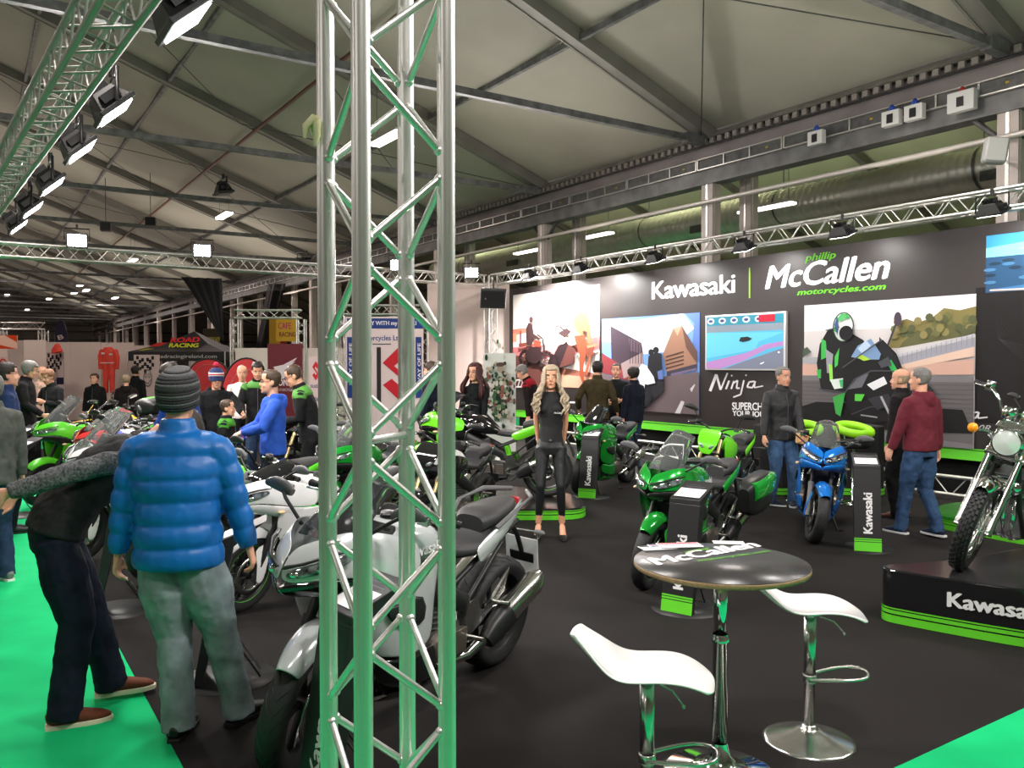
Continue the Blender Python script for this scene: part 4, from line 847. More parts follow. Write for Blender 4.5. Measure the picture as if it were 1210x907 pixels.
# ---- counter with lime stripes and lime ring chairs
t = thing('counter', (4.35, 12.0, 0), 'black rounded counter with lime base stripes by the display wall', 'counter')
ol = [(-.85, -.35), (-.6, -.5), (0, -.42), (.7, -.6), (.85, -.45), (.8, .0), (0, .1), (-.7, .0), (-.9, -.15)]
b = MB().prism([(x, y, 0) for x, y in ol], (0, 0, .98)); b.build('body', BLKM, t, [BEV(.02)])
for z0 in (.02, .07): b = MB().rings([[V((x*1.01, y*1.01-.0, z)) for x, y in ol] for z in (z0, z0+.04)], cap=False); b.build('lime_stripe', LB, t)
def ringchair(loc, rz, label):
    t = thing('bar_chair', loc, label, 'bar chair', rz=rz)
    MB().lathe([(.001, .0), (.22, .0), (.22, .012), (.05, .03), (.03, .05), (.028, .70), (.03, .74)], 24).build('pedestal', CHR, t)
    MB().lathe([(.001, .74), (.19, .74), (.215, .77), (.21, .82), (.18, .84), (.001, .845)], 26).build('seat', BLKM, t)
    pts = [V((.205*math.cos(a), .205*math.sin(a), .98+.05*math.sin(a))) for a in [2*math.pi*i/24 for i in range(24)]]
    MB().sweep(pts, [(.055, .055)]*24, 12, ref=(0, 0, 1), close=True).build('ring_back', mat('lime_leatherette', sr(150, 230, 30), .4), t)
    for a in (-.8, 0, .8): MB().tube((.16*math.sin(a), .17*math.cos(a)*1, .80), (.21*math.sin(a), .22*math.cos(a), 1.03), .012, 6).build('stay', CHR, t)
ringchair(P(1009, 505, 10.95)*V((1, 1, 0)) if False else V((P(1009, 505, 10.9).x, 10.9, 0)), .3, 'bar chair with a padded lime ring back right of the black counter')
ringchair(V((P(948, 505, 10.95).x+.06, 11.1, 0)), -.2, 'bar chair with a padded lime ring back behind the blue motorcycle')
# ---- round bar table and stools
tp = G(850, 915); tp = V((tp.x, tp.y, 0)); TZt = .965
t = thing('bar_table', tp, 'round black bar table on a chrome pole printed with the dealer name', 'table'); R_ = .383
MB().lathe([(.001, TZt-.004), (R_, TZt-.004), (R_, TZt-.001), (.001, TZt)], 64).build('table_top', mat('laminate_black', (.035, .034, .034), .3, 0, .1, 80), t)
MB().lathe([(.001, TZt-.026), (R_-.002, TZt-.026), (R_+.002, TZt-.02), (R_+.002, TZt-.008), (R_, TZt-.004), (.001, TZt-.004)], 64).build('edge', mat('plywood_edge', sr(150, 125, 90), .6, 0, .2, 60), t)
MB().lathe([(.001, .62), (.031, .62), (.031, TZt-.03), (.001, TZt-.03)], 24).lathe([(.08, TZt-.045), (.09, TZt-.03), (.001, TZt-.028)], 20).build('upper_pole', CHR, t)
MB().lathe([(.001, .03), (.036, .03), (.034, .60), (.036, .60), (.043, .612), (.036, .624), (.034, .64)], 24).build('pole', CHR, t)
MB().lathe([(.255, 0), (.262, .006), (.24, .014), (.15, .028), (.08, .055), (.05, .09), (.040, .13), (.036, .15)], 48).build('base', CHR, t)
ang = -.05; ex = V((math.cos(ang), math.sin(ang), 0)); ey = V((-math.sin(ang), math.cos(ang), 0))
sh_ = G(778, 668, TZt)-V((tp.x, tp.y, 0)); e2 = (G(904, 645, TZt)-G(778, 668, TZt)); ex = e2.normalized(); ey = V((-ex.y, ex.x, 0))
b = MB(); text(b, 'McCallen', V((sh_.x, sh_.y, TZt+.0012)), e2, ey*.125, .05, .3); b.build('lettering', flat(240, 240, 240), t)
b = MB(); a_ = G(828, 664, TZt)-tp; text(b, 'motorcycles.com', V((a_.x, a_.y, TZt+.0012)), G(914, 652, TZt)-G(828, 664, TZt), ey*.04, .03, .3); a_ = G(812, 654, TZt)-tp; text(b, 'phillip', V((a_.x, a_.y, TZt+.0012)), (G(842, 649, TZt)-G(812, 654, TZt)), ey*.045, .03, .3); b.build('lime_lettering', flat(110, 190, 50), t)
def leaflet(cx, cy, w_, h_, rz, label, z, cols, grp='leaflets on the bar table'):
    p = G(cx, cy, z); t = thing('leaflet', p, label, 'leaflet', rz=rz, group=grp)
    MB().box((0, 0, .001), (w_, h_, .002)).build('sheet', PAPER, t)
    b = MB()
    for i, c in enumerate(cols[:2]):
        q = MB().poly([(-w_/2+.005, h_/2-.005-.03*i, .0025), (w_/2-.005, h_/2-.005-.03*i, .0025), (w_/2-.005, h_/2-.025-.03*i, .0025), (-w_/2+.005, h_/2-.025-.03*i, .0025)]); q.build('printed_band', flat(*c), t)
leaflet(777, 647, .17, .09, .25, 'leftmost dark edged leaflet at the rim of the bar table', TZt+.001, [(60, 50, 60)])
leaflet(788, 645, .17, .09, .22, 'leaflet with purple band, second from the left on the bar table', TZt+.004, [(140, 110, 150), (90, 80, 110)])
leaflet(803, 644, .21, .10, .12, 'widest white leaflet with red bands on the bar table', TZt+.007, [(200, 60, 70), (170, 170, 190)])
leaflet(861, 641, .15, .07, -.1, 'white card with dark red ends on the right of the bar table', TZt+.001, [(220, 220, 225)])
for dx in (-.085, .085): pass
def stool(loc, rz, label, sz=.66):
    t = thing('bar_stool', loc, label, 'bar stool', rz=rz)
    # seat shell: profile along x from raised back (-x) to drooping front (+x)
    prof = [(-.30, .135), (-.285, .118), (-.22, .072), (-.16, .025), (-.11, .004), (-.05, .0), (.05, .012), (.13, .012), (.20, -.006), (.245, -.030), (.255, -.038)]
    rows = []
    for i in range(9):
        y = -.185+.37*i/8; k = 1-abs(i/4-1)**4*.10
        rows.append([V((x*k, y*(1-.10*abs(x+.02)/.24)*(1-.55*max(0, (-.13-x)/.17)**1.3)*(1-.25*max(0, (x-.12)/.13)**2), sz+z+.014*abs(i/4-1)**2.5)) for x, z in prof])
    b = MB(); b.grid(rows); b.build('seat', mat('white_gloss_plastic', (.86, .86, .85), .16, coat=.6), t, [SOL(.012, 0), SUB(2)])
    MB().lathe([(.001, sz-.03), (.055, sz-.03), (.06, sz-.012), (.001, sz-.012)], 20).build('seat_mount', SAT, t)
    MB().lathe([(.001, .30), (.029, .30), (.029, sz-.02), (.001, sz-.02)], 24).build('column', SAT, t)
    MB().lathe([(.001, .03), (.024, .03), (.024, .305), (.030, .305), (.030, .295)], 24).build('lower_column', SAT, t)
    MB().lathe([(.215, 0), (.22, .006), (.20, .014), (.12, .036), (.07, .056), (.045, .066), (.033, .066), (.033, .085), (.024, .088)], 48).build('base', SAT, t)
    pts = [V((.0, -.03, .315)), V((.10, -.055, .33)), V((.20, -.08, .345)), V((.26, -.05, .352)), V((.275, .02, .355)), V((.25, .08, .355)), V((.18, .105, .35)), V((.08, .07, .335)), V((0, .03, .32))]
    b = MB().path(pts, .0085, 8); b.lathe([(.030, .30), (.035, .30), (.035, .335), (.030, .335)], 20); b.build('footrest', SAT, t, [SUB(1)])
    MB().path([(.03, -.02, sz-.03), (.10, -.06, sz-.045), (.14, -.085, sz-.085)], .004, 6).ball((.142, -.087, sz-.09), .008, 8, 6).build('lever', SAT, t)
g = G(956, 876); stool(V((g.x, g.y, 0)), az(-12), 'white moulded bar stool right of the bar table with chrome base in view', .66)
stool(V((.525, 3.19, 0)), az(-14), 'nearest white moulded bar stool in front of the bar table', .655)

# ================================================================ FAR BOOTHS
PANW = mat('partition_white', (.62, .52, .48), .7, 0, .04, 2)
def slab(pl, pr, yt, yb, d, m, name, label, cat, th=.04, parent=None, along=None, z0=None):
    a = P(pl, yt, d); c = P(pr, yt, along or d); zt = a.z; zb = P(pl, yb, d).z if z0 is None else z0
    t = parent or thing(name, (a.x, a.y, 0), label, cat)
    e = V((c.x-a.x, c.y-a.y, 0)); n = V((-e.y, e.x, 0)).normalized()*th
    b = MB().prism([V((a.x, a.y, zb)), V((c.x, c.y, zb)), V((c.x, c.y, zt)), V((a.x, a.y, zt))], n); o = b.build('panel' if parent is None else name, m, t, loc='world')
    return t, lambda p, l: V((a.x, a.y, zb))+e*p[0]+V((0, 0, (zt-zb)*p[1]))-n.normalized()*(.003+l)
lab = 'white exhibition partition panel'
slab(8, 28, 402, 0, 27.5, PANW, 'partition', lab+' at the far left edge', 'partition', z0=0); slab(28, 54, 401.5, 0, 25, PANW, 'partition', 'tallest brightest '+lab+' behind the grey-haired man', 'partition', z0=0)
slab(54, 83, 404, 0, 27, PANW, 'partition', lab+' behind the chequered flag banner', 'partition', z0=0); slab(83.3, 119, 404, 0, 27, PANW, 'partition', lab+' left of the red racing suit', 'partition', z0=0); slab(119.3, 158, 404.5, 0, 27.4, PANW, 'partition', lab+' behind the red racing suit', 'partition', z0=0)
slab(158.3, 190, 408, 0, 28, PANW, 'partition', lab+' behind the white banner with chequers', 'partition', z0=0)
slab(278, 316, 411, 0, 23, PANW, 'partition', lab+' left of the maroon banner', 'partition', z0=0)
slab(357, 420, 411, 0, 24, PANW, 'partition', lab+' right of the maroon banner', 'partition', z0=0)
slab(505, 602, 334, 0, 21.5, mat('partition_pink', (.66, .54, .50), .75, 0, .03, 1.5), 'partition', 'tall plain pale partition left of the display wall', 'partition', z0=0)
slab(-30, 8, 404, 0, 24, PANW, 'partition', lab+' with round red logo at the frame edge', 'partition', z0=0)
def tailprint(t, pl, build_): q = Print(pl); build_(q); q.build('print', t)
t, pl = slab(-30, 9, 421, 450, 23.5, flat(220, 190, 180), 'banner', 'white banner with a red ring logo at the left frame edge', 'banner'); tailprint(t, pl, lambda q: (q.ring((190, 40, 45), .86, .5, .12, .4, .05), q.sh((20, 20, 22), [(.8, .45), (.9, .7), (.95, .4)])))
t, pl = slab(54, 75, 416, 470, 25.8, flat(200, 180, 180), 'banner', 'white banner with chequered flag and red cap behind the ginger man', 'banner')
def chk(q, x0, x1, y0, y1, n=8, m=4):
    for i in range(n):
        for j in range(m):
            if (i+j) % 2 == 0: wv = .03*math.sin(i*1.2); q.sh((25, 22, 24), [(x0+(x1-x0)*i/n, y0+(y1-y0)*j/m+wv), (x0+(x1-x0)*(i+1)/n, y0+(y1-y0)*j/m+wv), (x0+(x1-x0)*(i+1)/n, y0+(y1-y0)*(j+1)/m+wv), (x0+(x1-x0)*i/n, y0+(y1-y0)*(j+1)/m+wv)])
tailprint(t, pl, lambda q: (chk(q, 0, .9, .6, .95), q.sh((30, 30, 60), [(.6, .3), (1, .3), (1, .45), (.6, .45)]), q.ring((120, 110, 120), .5, .5, .15, .12, .02)))
t, pl = slab(158, 188, 419, 480, 26, flat(215, 195, 192), 'banner', 'white banner with chequered flag and line-drawn face left of the tent', 'banner'); tailprint(t, pl, lambda q: (chk(q, 0, .8, .68, .95), q.ring((90, 80, 85), .55, .55, .16, .16, .02), q.ring((90, 80, 85), .48, .6, .04, .04, .015), q.ring((90, 80, 85), .62, .6, .04, .04, .015), q.line((60, 60, 60), [(.3, .5), (.5, .05)], .015), q.line((60, 60, 60), [(.4, .5), (.56, .44), (.7, .52)], .015)))
# red jacket, racing suit
t = thing('racing_suit', P(129, 466, 26.2), 'red one-piece racing suit hanging on the partition', 'racing suit')
RS = mat('suit_red', (.62, .05, .03), .6, 0, .15, 8, .1)
b = MB(); b.sweep([(-.02, 0, 1.5), (-.01, 0, 1.35), (0, 0, .95)], [(.13, .08), (.25, .11), (.19, .10)], 14)
for k in (-1, 1): b.sweep([(k*.2, 0, 1.42), (k*.27, 0, 1.2), (k*.27, 0, .80)], [.08, .075, .055], 10); b.sweep([(k*.09, 0, 1.0), (k*.10, 0, .5), (k*.10, 0, .05)], [.11, .09, .07], 10)
soft(b, 'suit', RS, t, .02, .02, .2)
MB().box((0, -.115, 1.0), (.42, .01, .03)).build('belt', flat(230, 200, 195), t); MB().box((.12, -.12, 1.27), (.10, .01, .05)).build('chest_patch', flat(235, 225, 220), t); MB().box((-.12, -.12, 1.30), (.10, .01, .05)).build('chest_patch', flat(235, 225, 220), t)
MB().path([(-.08, 0, 1.55), (0, 0, 1.62), (0, .06, 1.66)], .006, 5).build('hanger', STEELD, t)
t = thing('jacket', P(68, 416.5, 25.6), 'small red jacket hanging above the chequered banner', 'jacket'); b = MB().sweep([(0, 0, .28), (-.02, 0, .1), (0, 0, 0)], [(.06, .05), (.17, .08), (.19, .09)], 12); soft(b, 'cloth', RS, t, .02, .02)
# feather flag
t = thing('feather_flag', P(72, 405, 30), 'dark blue feather flag with a white letter above the partitions', 'flag')
pts = [(-.2, -.0), (-.22, .35), (-.15, .7), (-.02, .86), (.12, .75), (.22, .4), (.26, 0)]
MB().prism([(x, 0, y) for x, y in pts], (0, .02, 0)).build('cloth', flat(40, 38, 66), t); b = MB(); text(b, 'B', (-.08, -.01, .10), (.20, 0, .06), (-.05, 0, .16), .03); b.build('letter', flat(215, 200, 200), t); MB().tube((-.21, .01, -2.4), (-.22, .01, .35), .012, 6).build('pole', STEELD, t)
# gazebo
t = thing('gazebo', P(230, 393, 28), 'black pop-up tent with red and yellow road racing lettering', 'tent'); o = t.location; o.z = 0
W_ = 1.55; za, zb, zc = 2.93, 2.22, 1.93
TB = mat('tent_cloth', (.012, .012, .013), .7)
b = MB(); cs = [(-W_, -W_), (W_, -W_), (W_, W_), (-W_, W_)]
b.T = M.Rotation(az(0), 4, 'Z')
for i in range(4): a_, c_ = cs[i], cs[(i+1) % 4]; b.grid([[V((*a_, zb)), V(((a_[0]+c_[0])/2, (a_[1]+c_[1])/2, zb)), V((*c_, zb))], [V((a_[0]*.45, a_[1]*.45, zb+.28)), V(((a_[0]+c_[0])/2*.45, (a_[1]+c_[1])/2*.45, zb+.26)), V((c_[0]*.45, c_[1]*.45, zb+.28))], [V((0, 0, za))]*3])
b.build('canopy', TB, t)
for i in range(4): a_, c_ = cs[i], cs[(i+1) % 4]; b = MB().poly([(*a_, zc), (*c_, zc), (*c_, zb), (*a_, zb)]); b.build('valance', TB, t, [SOL(.01)])
for a_ in cs: MB().tube((*a_, 0), (*a_, zb), .025, 6).build('leg', ALU2, t)
b = MB(); text(b, 'ROAD', (-.42, -1.0, 2.52), (.95, 0, .02), (.0, .12, .17), .05); b.build('red_lettering', flat(215, 40, 50), t)
b = MB(); text(b, 'RACING', (-.38, -1.22, 2.36), (.95, 0, .0), (.0, .10, .14), .05); b.build('yellow_lettering', flat(200, 205, 40), t)
b = MB(); text(b, 'www.roadracingireland.com', (-1.25, -W_-.02, 1.98), (2.55, 0, 0), (0, 0, .15), .02); b.build('white_lettering', flat(190, 190, 190), t)
b = MB(); b.poly([(-1.0, -1.36, 2.38), (-.75, -1.1, 2.52), (-.45, -1.1, 2.52), (-.65, -1.3, 2.40)]); b.build('red_motif', flat(190, 35, 35), t); b = MB(); b.poly([(-1.25, -1.5, 2.26), (-1.0, -1.4, 2.32), (-.75, -1.4, 2.32), (-1.1, -1.5, 2.26)]); b.build('yellow_motif', flat(170, 175, 30), t)
# pop-up banners
RB = mat('popup_red', (.60, .03, .035), .6, 0, .1, 4)
def popup(cx, yt, yb, wpx, d, label, full):
    a = P(cx, yt, d); zb = max(.02, P(cx, yb, d).z); h_ = a.z-zb; wd = wpx*d/F/2; t = thing('pop_up_banner', (a.x, a.y, zb), label, 'banner')
    pts = [(wd*math.cos(q), h_/2+h_/2*math.sin(q)) for q in [2*math.pi*i/32 for i in range(32)]]
    MB().prism([(x, 0, y) for x, y in pts], (0, .02, 0)).build('cloth', RB, t); MB().sweep([(x, .01, y) for x, y in pts], .022, 6, ref=(0, 1, 0), close=True).build('rim', BLK, t)
    b = MB(); b.path([(wd*.7*math.cos(q), -.004, h_*.5+h_*.36*math.sin(q)) for q in (2.6, 2.2, 1.8, 1.4, 1.0)], .012, 4); b.build('pale_stroke', flat(230, 120, 110), t)
popup(291, 423, 516, 60, 18.3, 'tall red oval pop-up banner behind the bald man', 1); popup(246, 424, 470, 50, 20.5, 'wide red pop-up banner half hidden behind the striped beanie', 0)
# maroon banner with a wing
t, pl = slab(316, 357, 406, 530, 18.5, flat(104, 26, 36), 'banner', 'maroon banner with a white wing emblem and lettering', 'banner')
def wing(q):
    for k in range(6): y0 = .88-.022*k*1.6; q.sh((225, 215, 218), [(.85-.05*k, y0-.01), (.80-.07*k, y0-.035), (.30-.02*k*0, .735-.016*k), (.16, .78-.022*k), (.45, .80-.01*k)])
    q.text((225, 215, 218), 'HONDA', .18, .60, .84, .665, .04); q.text((190, 185, 190), 'MOTORCYCLES', .25, .55, .75, .575, .02)
tailprint(t, pl, wing)
t, pl = slab(365, 381, 421, 510, 17.5, flat(225, 200, 198), 'banner', 'narrow white banner with a red letter S emblem left of the truss column', 'banner')
SLOGO = [(.5, 1), (1, .72), (.72, .60), (.5, .72), (.36, .64), (1, .30), (.5, 0), (0, .28), (.28, .40), (.5, .28), (.64, .36), (0, .70)]
tailprint(t, pl, lambda q: (q.sh((205, 30, 40), [(.25+.5*x, .68+.26*y) for x, y in SLOGO]), q.text((40, 50, 110), 'SUZUKI', .12, .585, .95, .625, .03), q.text((40, 50, 110), 'GSX-S', .1, .40, .95, .46, .03)))
# suzuki-style booth: white portal with blue fascia and side strips
t, pl = slab(408, 500, 374, 0, 19.5, flat(232, 215, 213), 'booth_wall', 'white booth wall with blue fascia, dealer name and large red S emblem', 'booth', z0=0)
HB = P(408, 374, 19.5).z
def bw(q):
    Y = lambda py: (P(450, py, 19.5).z)/HB; X = lambda px: (px-408)/92
    q.sh((28, 60, 130), [(X(410), Y(388)), (X(500), Y(388)), (X(500), Y(376)), (X(410), Y(376))]); q.text((235, 230, 235), 'RIDE YOUR WAY WITH my SUZUKI', X(395), Y(385.5), X(492), Y(379), .03)
    q.text((50, 70, 140), 'Motorcycles Ltd', X(424), Y(404), X(474), Y(396), .02); q.sh((80, 80, 90), [(X(440), Y(407)), (X(462), Y(407)), (X(462), Y(405.8)), (X(440), Y(405.8))])
    q.sh((28, 60, 130), [(X(410), Y(470)), (X(417), Y(470)), (X(417), Y(398)), (X(410), Y(398))]); q.sh((28, 60, 130), [(X(491), Y(470)), (X(498), Y(470)), (X(498), Y(398)), (X(491), Y(398))])
    q.sh((205, 30, 45), [(X(452)+(X(490)-X(452))*x, Y(472)+(Y(410)-Y(472))*y) for x, y in SLOGO]); q.sh((40, 34, 36), [(X(445), Y(480)), (X(450), Y(480)), (X(450), Y(410)), (X(445), Y(410))])
tailprint(t, pl, bw)
for px in (413.5, 494.5):
    q = Print(pl); a = pl(((px+2.6-408)/92, P(450, 455, 19.5).z/HB), .01); 
    text(q.mb, 'WAY OF LIFE', a, V((0, 0, P(450, 405, 19.5).z-P(450, 455, 19.5).z)), V((-.075, 0, 0)), .03); q.mats = [flat(235, 230, 235)]; q.build('side_lettering', t)
# camouflage figure poster standing left of the display wall
t, pl = slab(572, 609.5, 417, 487, 15.5, flat(232, 236, 228), 'poster_stand', 'white roll-up poster of a muddy rider beside the display wall', 'poster', z0=.02)
random.seed(9)
def rider(q):
    cc = [(70, 105, 70), (120, 150, 110), (190, 175, 150), (150, 90, 80), (40, 70, 50), (215, 215, 200), (30, 60, 40)]
    for k in range(220): x, y = random.gauss(.5, .19), random.gauss(.62, .15); q.disc(random.choice(cc), min(.95, max(.05, x)), y, .03+.05*random.random(), .012+.02*random.random(), 7)
    q.disc((170, 150, 130), .52, .86, .09, .04).disc((90, 70, 60), .52, .895, .14, .02)
tailprint(t, pl, rider)
# black hanging drape, triangular
t = thing('hanging_drape', P(262, 328, 27), 'black triangular drape hanging from the roof above the tent', 'drape')
b = MB(); rows = []
A_, B_q, C_ = P(214, 327, 27), P(262, 329, 27), P(264, 402, 27)
for i in range(13):
    s_ = i/12; l = A_.lerp(C_, s_); r_ = B_q.lerp(C_, s_); rows.append([l.lerp(r_, j/12)+V((0, .08*math.sin(j*2.1)*(1-s_)+.03*math.sin(s_*7), 0)) for j in range(13)])
b.grid(rows); b.build('cloth', mat('black_cloth', (.012, .012, .013), .9), t, [SOL(.01)], loc='world')
t = thing('hanging_drape', P(330, 335, 36), 'second black drape behind the columns right of the tent', 'drape'); b = MB(); A_, B_q, C_ = P(317, 335, 36), P(338, 335, 36), P(302, 412, 36); D_ = P(318, 412, 36)
b.grid([[A_.lerp(C_, i/8).lerp(B_q.lerp(D_, i/8), j/6)+V((0, .1*math.sin(j*2), 0)) for j in range(7)] for i in range(9)]); b.build('cloth', mat('black_cloth', (.012, .012, .013), .9), t, [SOL(.01)], loc='world')
# booth trusses
def boothtruss(px0, px1, yt, d, label, ybase=None, legs=True):
    a, c = P(px0, yt, d), P(px1, yt, d)
    box_truss('booth_truss', a, c, .22, (0, 1, 0), (0, 0, 1), label+' (beam)' if False else label, m=ALU2, stuff=True)
    for i, q in enumerate((a, c)):
        if legs: box_truss('booth_truss', (q.x, q.y, 0), (q.x, q.y, q.z-.15), .22, (0, 1, 0), (1, 0, 0), label.replace('beam', ('left leg', 'right leg')[i]), m=ALU2, stuff=True)
boothtruss(278, 356, 371, 23.5, 'silver truss beam of the stand left of the truss column'); boothtruss(2, 51, 385, 28.5, 'silver truss beam over the far left booth'); boothtruss(402, 500, 366, 20.5, 'silver truss beam above the booth with the red S emblem')
# yellow banners beyond
t, pl = slab(318, 338, 376, 415, 33, flat(200, 160, 50), 'banner', 'yellow and red racing banner between the far columns', 'banner'); tailprint(t, pl, lambda q: q.sh((150, 30, 30), [(.5, 0), (1, 0), (1, .9)]))
t, pl = slab(326, 352, 377, 403, 30, flat(215, 175, 55), 'banner', 'yellow banner with pink lettering above the maroon banner', 'banner'); tailprint(t, pl, lambda q: (q.text((200, 70, 110), 'CAFE', .1, .55, .7, .85, .03), q.text((120, 60, 50), 'RACING', .15, .2, .9, .42, .03)))
t, pl = slab(240, 260, 388, 413, 34, flat(52, 46, 30), 'banner', 'dark banner with dull yellow word beside the black drape', 'banner'); tailprint(t, pl, lambda q: q.text((190, 180, 90), 'THE VISOR SHOP', .05, .35, .98, .6, .03))
t, pl = slab(-8, 20, 396, 412, 23, flat(235, 190, 170), 'flag', 'orange and white sloping sail at the left frame edge', 'flag'); tailprint(t, pl, lambda q: (q.sh((210, 60, 20), [(0, 0), (0, .4), (1, .0)]), q.sh((210, 60, 20), [(.5, 1), (1, .5), (1, 1)])))
# far fluttering beams along the end of the hall
for z in (3.6, 4.6, 5.6):
    mb = MB(); mb.box(H(110, 3, z), (.2, 60, .18), Rh3); struct(mb, 'trim_end_rail', STEELD)
# ================================================================ MOTORCYCLES
def bike(front, rear, label, style='sport', main=KGREEN, second=BLK, z=0.0, steer=0.0, lean=6.0, seat=SEATM, pannier=False, topbox=None, screen='clear', screen_h=1.0, tankc=None, muffler='steel', fair=None, frame=BLK, plate=False, rails=False, rearon=True, accent=None, handguard=False, s=1.0, fork=None, mirrors=True, text_=None, shortf=False):
    front, rear = V(front), V(rear); mid = (front+rear)/2; d = front-rear; yaw = math.atan2(d.y, d.x)
    t = thing('motorcycle', (mid.x, mid.y, z), label, 'motorcycle', rz=yaw, lean=0)
    t.rotation_euler = (0, 0, yaw); t.rotation_mode = 'XYZ'
    Lm = M.Rotation(-math.radians(lean), 4, 'X')      # leans to its left (stand side) in local space (left = +y)
    S_ = M.Scale(s, 4); B_ = Lm @ S_
    spw, naked, classic, adv, moto = style == 'sport', style == 'naked', style == 'classic', style == 'adv', style == 'moto'
    fx, rx = .72, -.72; fr_, rr_ = (.300, .312)
    if classic: fr_, rr_ = .325, .315
    rake = math.radians(25 if not classic else 28); hz = 1.0
    ax = V((fx, 0, fr_)); sd = V((-math.sin(rake), 0, math.cos(rake)))         # steering axis direction
    off = V((math.cos(rake), 0, math.sin(rake)))*-.045; piv = ax+off
    ST = M.Translation(piv) @ M.Rotation(math.radians(steer), 4, sd) @ M.Translation(-piv)
    pair = {}
    def pt(fn, name, m, mods=None, st=False, parent=None, smooth=True, k=None):
        if isinstance(fn, tuple):      # left and right pieces, each an object
            os_ = []
            for k in (-1, 1):
                par = pair.get(parent, {}).get(k, parent) if parent else None
                os_.append(pt(lambda b, k=k: fn[0](b, k), name, m, mods, st, par, smooth))
            pair[os_[1]] = {-1: os_[0], 1: os_[1]}; return os_[1]
        if k is not None and parent in pair: parent = pair[parent][k]
        b = MB(); b.T = B_ @ (ST if st else M.Identity(4)); fn(b); return b.build(name, m, parent or t, mods, smooth)
    def both(fn): return (fn,)
    # wheels
    def wheel(x, r, wd, st, fr):
        pr = []; n = 14
        for i in range(n+1):
            a = math.pi*i/n; pr.append((r-.055+.055*math.sin(a)**.75, -wd/2*math.cos(a)))
        pr = [(r-.095, -wd*.36)]+pr+[(r-.095, wd*.36)]
        wl = pt(lambda b: (setattr(b, 'T', b.T @ M.Translation((x, 0, r))), b.lathe(pr, 48, axis='y'))[1], 'wheel', RUB, st=st)
        def tread(b):
            b.T = b.T @ M.Translation((x, 0, r)); N = 44 if classic else 30
            for i in range(N):
                a = 2*math.pi*i/N
                if classic:
                    for j in range(-2, 3): rr2 = r+.004-.006*abs(j); b.box((rr2*math.cos(a+.07*(j % 2)), j*wd*.17, rr2*math.sin(a+.07*(j % 2))), (.016, wd*.13, .030), M.Rotation(-a, 3, 'Y'))
                else:
                    for k in (-1, 1):
                        p = [(( r+.0005-.055*(1-math.sin(math.pi/2-q*1.0)**.75))*math.cos(a+q*.28), k*wd/2*math.sin(q*1.0), (r+.0005-.055*(1-math.sin(math.pi/2-q*1.0)**.75))*math.sin(a+q*.28)) for q in (.15, .5, .85, 1.1)]
                        b.path(p, .0025, 4)
        pt(tread, 'tread', RUB if classic else BLK, st=st, parent=wl)
        rm = CHR if classic else BLK
        pt(lambda b: (setattr(b, 'T', b.T @ M.Translation((x, 0, r))), b.lathe([(r-.093, -wd*.36), (r-.085, -wd*.38), (r-.10, -wd*.3), (r-.115, 0), (r-.10, wd*.3), (r-.085, wd*.38), (r-.093, wd*.36), (r-.098, wd*.34), (r-.10, 0), (r-.098, -wd*.34)], 40, axis='y'))[1], 'rim', rm, st=st, parent=wl)
        if accent and not classic: pt(lambda b: (setattr(b, 'T', b.T @ M.Translation((x, 0, r))), [b.lathe([(r-.084, k*wd*.385), (r-.09, k*wd*.39), (r-.09, k*wd*.37)], 40, axis='y') for k in (-1, 1)]), 'rim_stripe', accent, st=st, parent=wl)
        def spokes(b):
            b.T = b.T @ M.Translation((x, 0, r)); R0 = r-.105
            b.lathe([(.001, -.06), (.035, -.06), (.04, -.03), (.04, .03), (.035, .06), (.001, .06)], 16, axis='y')
            if classic:
                for i in range(36):
                    a = 2*math.pi*i/36; k = 1 if i % 2 else -1; b.tube((.035*math.cos(a+.6*k), k*.045, .035*math.sin(a+.6*k)), (R0*math.cos(a), 0, R0*math.sin(a)), .0022, 4)
            else:
                for i in range(5):
                    for k in (-.11, .11):
                        a = 2*math.pi*i/5; b.sweep([(.03*math.cos(a), 0, .03*math.sin(a)), (.12*math.cos(a+k*.6), 0, .12*math.sin(a+k*.6)), (R0*math.cos(a+k*1.3), 0, R0*math.sin(a+k*1.3))], [(.016, .018), (.010, .013), (.010, .016)], 6, ref=(0, 1, 0))
        pt(spokes, 'spokes', CHR if classic else rm, st=st, parent=wl)
        rd = .15 if fr else .11
        for k in ((-1, 1) if fr and not classic else (1,) if fr else (-1,)):
            def disc(b):
                b.T = b.T @ M.Translation((x, k*.068, r)); b.lathe([(rd-.045, -.0025), (rd, -.0025), (rd, .0025), (rd-.045, .0025), (rd-.045, -.0025)], 36, axis='y')
                for i in range(6): a = i*math.pi/3; b.box(((rd-.065)*math.cos(a), 0, (rd-.065)*math.sin(a)), (.06, .006, .014), M.Rotation(-a, 3, 'Y'))
            pt(disc, 'brake_disc', SAT, st=st, parent=wl)
        if not fr: pt(lambda b: (setattr(b, 'T', b.T @ M.Translation((x, .085, r))), b.lathe([(.05, 0), (.105, 0), (.105, .006), (.05, .006), (.05, 0)], 28, axis='y')), 'sprocket', SAT, parent=wl)
    wheel(fx, fr_, .118 if not classic else .105, True, True); wheel(rx, rr_, .18 if not classic else .13, False, False)
    # fork, fender, triple clamp
    fk = fork or (SAT if classic else BLK); topz = 1.0 if not classic else 1.02
    L_ = (topz-fr_)/math.cos(rake)
    def forks(b, k):
        a = ax+V((0, k*.098, 0)); c = a+off*.0+sd*L_
        b.tube(a+sd*-.03, a+sd*.30, .028, 12); b.tube(a+sd*.30, c, .021, 12); b.tube(a+sd*.29, a+sd*.33, .032, 12); b.ball(a, (.035, .02, .035), 10, 6)
    pt(both(forks), 'fork', fk, st=True)
